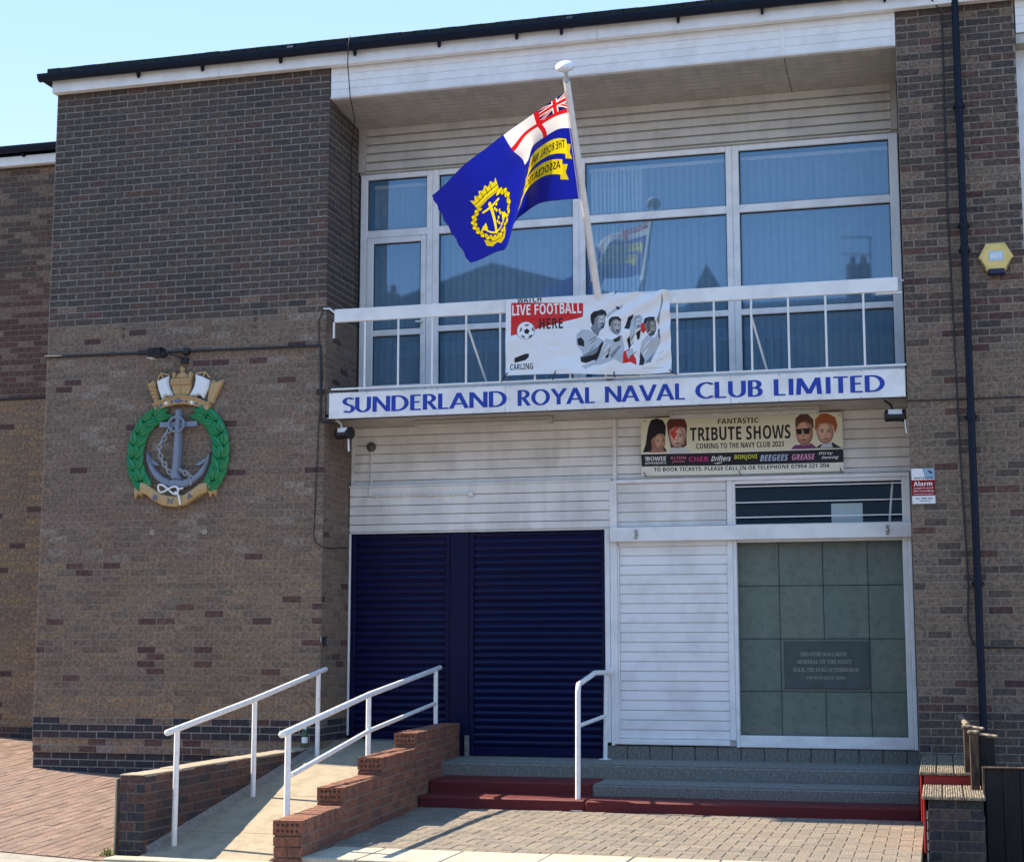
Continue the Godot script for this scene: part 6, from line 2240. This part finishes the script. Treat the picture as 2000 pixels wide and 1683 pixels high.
	pipe([Vector3(3.33, 1.475, -0.02), Vector3(3.33, 1.475, 0.015), Vector3(3.33, 1.45, 0.03), Vector3(3.33, 1.42, 0.02)], 0.005, "shackle", M.steel, ks, 8)
	# bottle left on the low wall
	var bt = thing("beer_bottle", "green glass bottle left on the low ramp wall", "bottle", Vector3(3.19, 0.352, 0.07))
	b = MB.new()
	b.lathe([Vector2(0, 0.0), Vector2(0.028, 0.0), Vector2(0.031, 0.006), Vector2(0.031, 0.135), Vector2(0.026, 0.16), Vector2(0.015, 0.185), Vector2(0.0135, 0.225), Vector2(0.0145, 0.23), Vector2(0.0135, 0.238), Vector2(0, 0.238)], Transform3D.IDENTITY, 18)
	put(b, "glass", M.bottle, bt)
	b = MB.new()
	b.lathe([Vector2(0.0316, 0.045), Vector2(0.0316, 0.105)], Transform3D.IDENTITY, 18)
	put(b, "body_label", M.sign_white, bt)
	b = MB.new()
	b.lathe([Vector2(0.0175, 0.183), Vector2(0.0145, 0.215)], Transform3D.IDENTITY, 18)
	put(b, "neck_label", M.sign_white, bt)
	# weed at the foot of the low wall
	b = MB.new()
	for i in 46:
		var a0 = rng.randf() * TAU
		var root = Vector3(2.97 + rng.randf_range(-0.05, 0.03), fore_y(2.97, 3.66) - 0.005, 3.66 + rng.randf_range(-0.08, 0.08))
		var out = Vector3(cos(a0), 0, sin(a0)) * rng.randf_range(0.02, 0.07)
		var tip = root + out + Vector3(0, rng.randf_range(0.02, 0.075), 0)
		var sd = out.cross(Vector3.UP).normalized() * 0.006
		b.quad(root - sd * 0.5, root + sd * 0.5, root.lerp(tip, 0.6) + sd, root.lerp(tip, 0.6) - sd)
		b.tri(root.lerp(tip, 0.6) - sd, root.lerp(tip, 0.6) + sd, tip)
	var weed = whole(b, "weed", mat(lin(0.12, 0.17, 0.03), 0.8), "tuft of green weed at the foot of the low ramp wall", "plant")

func build_blinds() -> void:
	var spans = [[3.44, 4.13, "narrow vertical blind behind the balcony door"], [4.28, 5.80, "vertical blind behind the window next to the balcony door"], [5.95, 7.47, "partly drawn vertical blind behind the window right of the flagpole"], [7.62, 9.17, "vertical blind behind the rightmost upper window"]]
	var slat = MB.new()
	slat.sheet(func(u, v): return Vector3((u - 0.5) * 0.089, lerp(6.55, 4.24, v), 0.006 * sin(u * PI)), 4, 1)
	var sm = slat.mesh()
	for i in 4:
		var q: Array = spans[i]
		var t = thing("vertical_blind", q[2], "blind", Vector3.ZERO, "vertical blinds behind the upper windows")
		bx(Vector3(q[0], 6.55, -1.17), Vector3(q[1], 6.59, -1.12), "track", M.upvc, t)
		var x: float = q[0] + 0.045
		while x < q[1] - 0.03:
			var o = MeshInstance3D.new()
			o.mesh = sm
			o.material_override = M.blind
			o.name = "slat"
			var close = 0.077
			var turn = 0.45 + rng.randf_range(-0.16, 0.16)
			if i == 2 and x < 6.55:
				turn = 1.0 + rng.randf_range(-0.2, 0.2)
				close = 0.045
				o.material_override = M.curtain
			o.transform = Transform3D(Basis(Vector3.UP, turn), Vector3(x, 0, -1.145))
			t.add_child(o, true)
			x += close

# ------------------------------------------------------------------ houses across the street, which the windows mirror
func build_houses() -> void:
	var slate = mat(lin(0.035, 0.037, 0.043), 0.8, "speck", 1.5)
	var brick = mat(lin(0.11, 0.07, 0.055), 0.9, "grit", 2.0)
	var spec = [[-13.0, -6.2, "red brick terraced house across the street, mirrored by the balcony door"], [-6.2, 0.3, "brick terraced house across the street with a broad front gable"], [0.3, 6.4, "brick terraced house across the street with a small attic gable"], [6.4, 12.6, "brick terraced house across the street with a tall chimney and aerial"]]
	for i in 4:
		var q: Array = spec[i]
		var h = thing("terraced_house", q[2], "house", Vector3.ZERO, "terraced houses across the street")
		var b = MB.new()
		b.box(Vector3(q[0], -0.6, 24.0), Vector3(q[1], 8.2, 32.0))
		put(b, "wall", brick, h)
		b = MB.new()
		b.hexa([Vector3(q[0], 8.0, 32.3), Vector3(q[1], 8.0, 32.3), Vector3(q[1], 8.0, 23.7), Vector3(q[0], 8.0, 23.7),
			Vector3(q[0], 11.25, 28.1), Vector3(q[1], 11.25, 28.1), Vector3(q[1], 11.25, 27.9), Vector3(q[0], 11.25, 27.9)])
		var roof = put(b, "roof", slate, h)
		for k in 2:
			var x: float = lerp(q[0], q[1], 0.28 + 0.44 * k)
			for y in [1.6, 5.0]:
				bx(Vector3(x - 0.55, y, 23.96), Vector3(x + 0.55, y + 1.5, 24.02), "window", M.upvc, h)
				bx(Vector3(x - 0.47, y + 0.08, 23.93), Vector3(x + 0.47, y + 1.42, 23.955), "pane", M.seal, h)
		bx(Vector3(q[0] + 0.2, -0.5, 23.95), Vector3(q[0] + 1.1, 1.6, 24.02), "door", M.navy, h)
		var gx: float = [-9.6, -2.1, 3.85, 99.0][i]
		if gx < 50.0:
			var hw: float = [1.6, 3.2, 0.75][i]
			var top: float = [12.2, 11.75, 11.35][i]
			var eave: float = [9.6, 10.9, 9.6][i]
			b = MB.new()
			b.prism(PackedVector2Array([Vector2(gx - hw, 8.0), Vector2(gx + hw, 8.0), Vector2(gx + hw, eave), Vector2(gx, top - 0.15), Vector2(gx - hw, eave)]), Transform3D(Basis.IDENTITY, Vector3(0, 0, 23.9)), 4.0)
			put(b, "gable", brick, h)
			b = MB.new()
			for s in [-1, 1]:
				var lo = Vector2(gx + s * (hw + 0.2), eave - 0.2)
				var hi = Vector2(gx, top)
				var nn = Vector2(0, 0.12)
				b.hexa([Vector3(lo.x, lo.y, 27.9), Vector3(hi.x, hi.y, 27.9), Vector3(hi.x, hi.y, 23.7), Vector3(lo.x, lo.y, 23.7),
					Vector3(lo.x, lo.y + nn.y, 27.9), Vector3(hi.x, hi.y + nn.y, 27.9), Vector3(hi.x, hi.y + nn.y, 23.7), Vector3(lo.x, lo.y + nn.y, 23.7)])
			put(b, "gable_roof", slate, h)
		var cx: float = [-6.6, 0.0, 6.15, 7.62][i]
		if i == 3 or i == 0:
			bx(Vector3(cx - 0.32, 10.8, 27.6), Vector3(cx + 0.32, 12.15, 28.3), "chimney", brick, h, 0.02)
			for s in [-0.15, 0.15]:
				pipe([Vector3(cx + s, 12.15, 27.95), Vector3(cx + s, 12.42, 27.95)], 0.09, "chimney_pot", brick, roof, 10)
		if i == 3:
			b = MB.new()
			b.tube([Vector3(7.98, 11.2, 27.9), Vector3(7.98, 13.0, 27.9)], 0.02, 6)
			for y in [12.45, 12.95]:
				b.tube([Vector3(8.05, y, 27.9), Vector3(7.15, y + 0.08, 27.9)], 0.016, 6)
				for e in 6:
					b.tube([Vector3(7.2 + e * 0.14, y + 0.03, 27.7), Vector3(7.2 + e * 0.14, y + 0.03, 28.1)], 0.008, 5)
			put(b, "aerial", M.black, roof)

func _ready() -> void:
	rng.seed = 20230707
	weather.seed = 5
	weather.frequency = 0.9
	weather.fractal_octaves = 4
	set_light()
	make_materials()
	build_ground()
	build_club()
	build_wing()
	build_steps()
	build_handrails()
	build_deck()
	build_sign()
	build_railing()
	build_banners()
	build_flag()
	build_crest()
	build_small()
	build_blinds()
	build_houses()
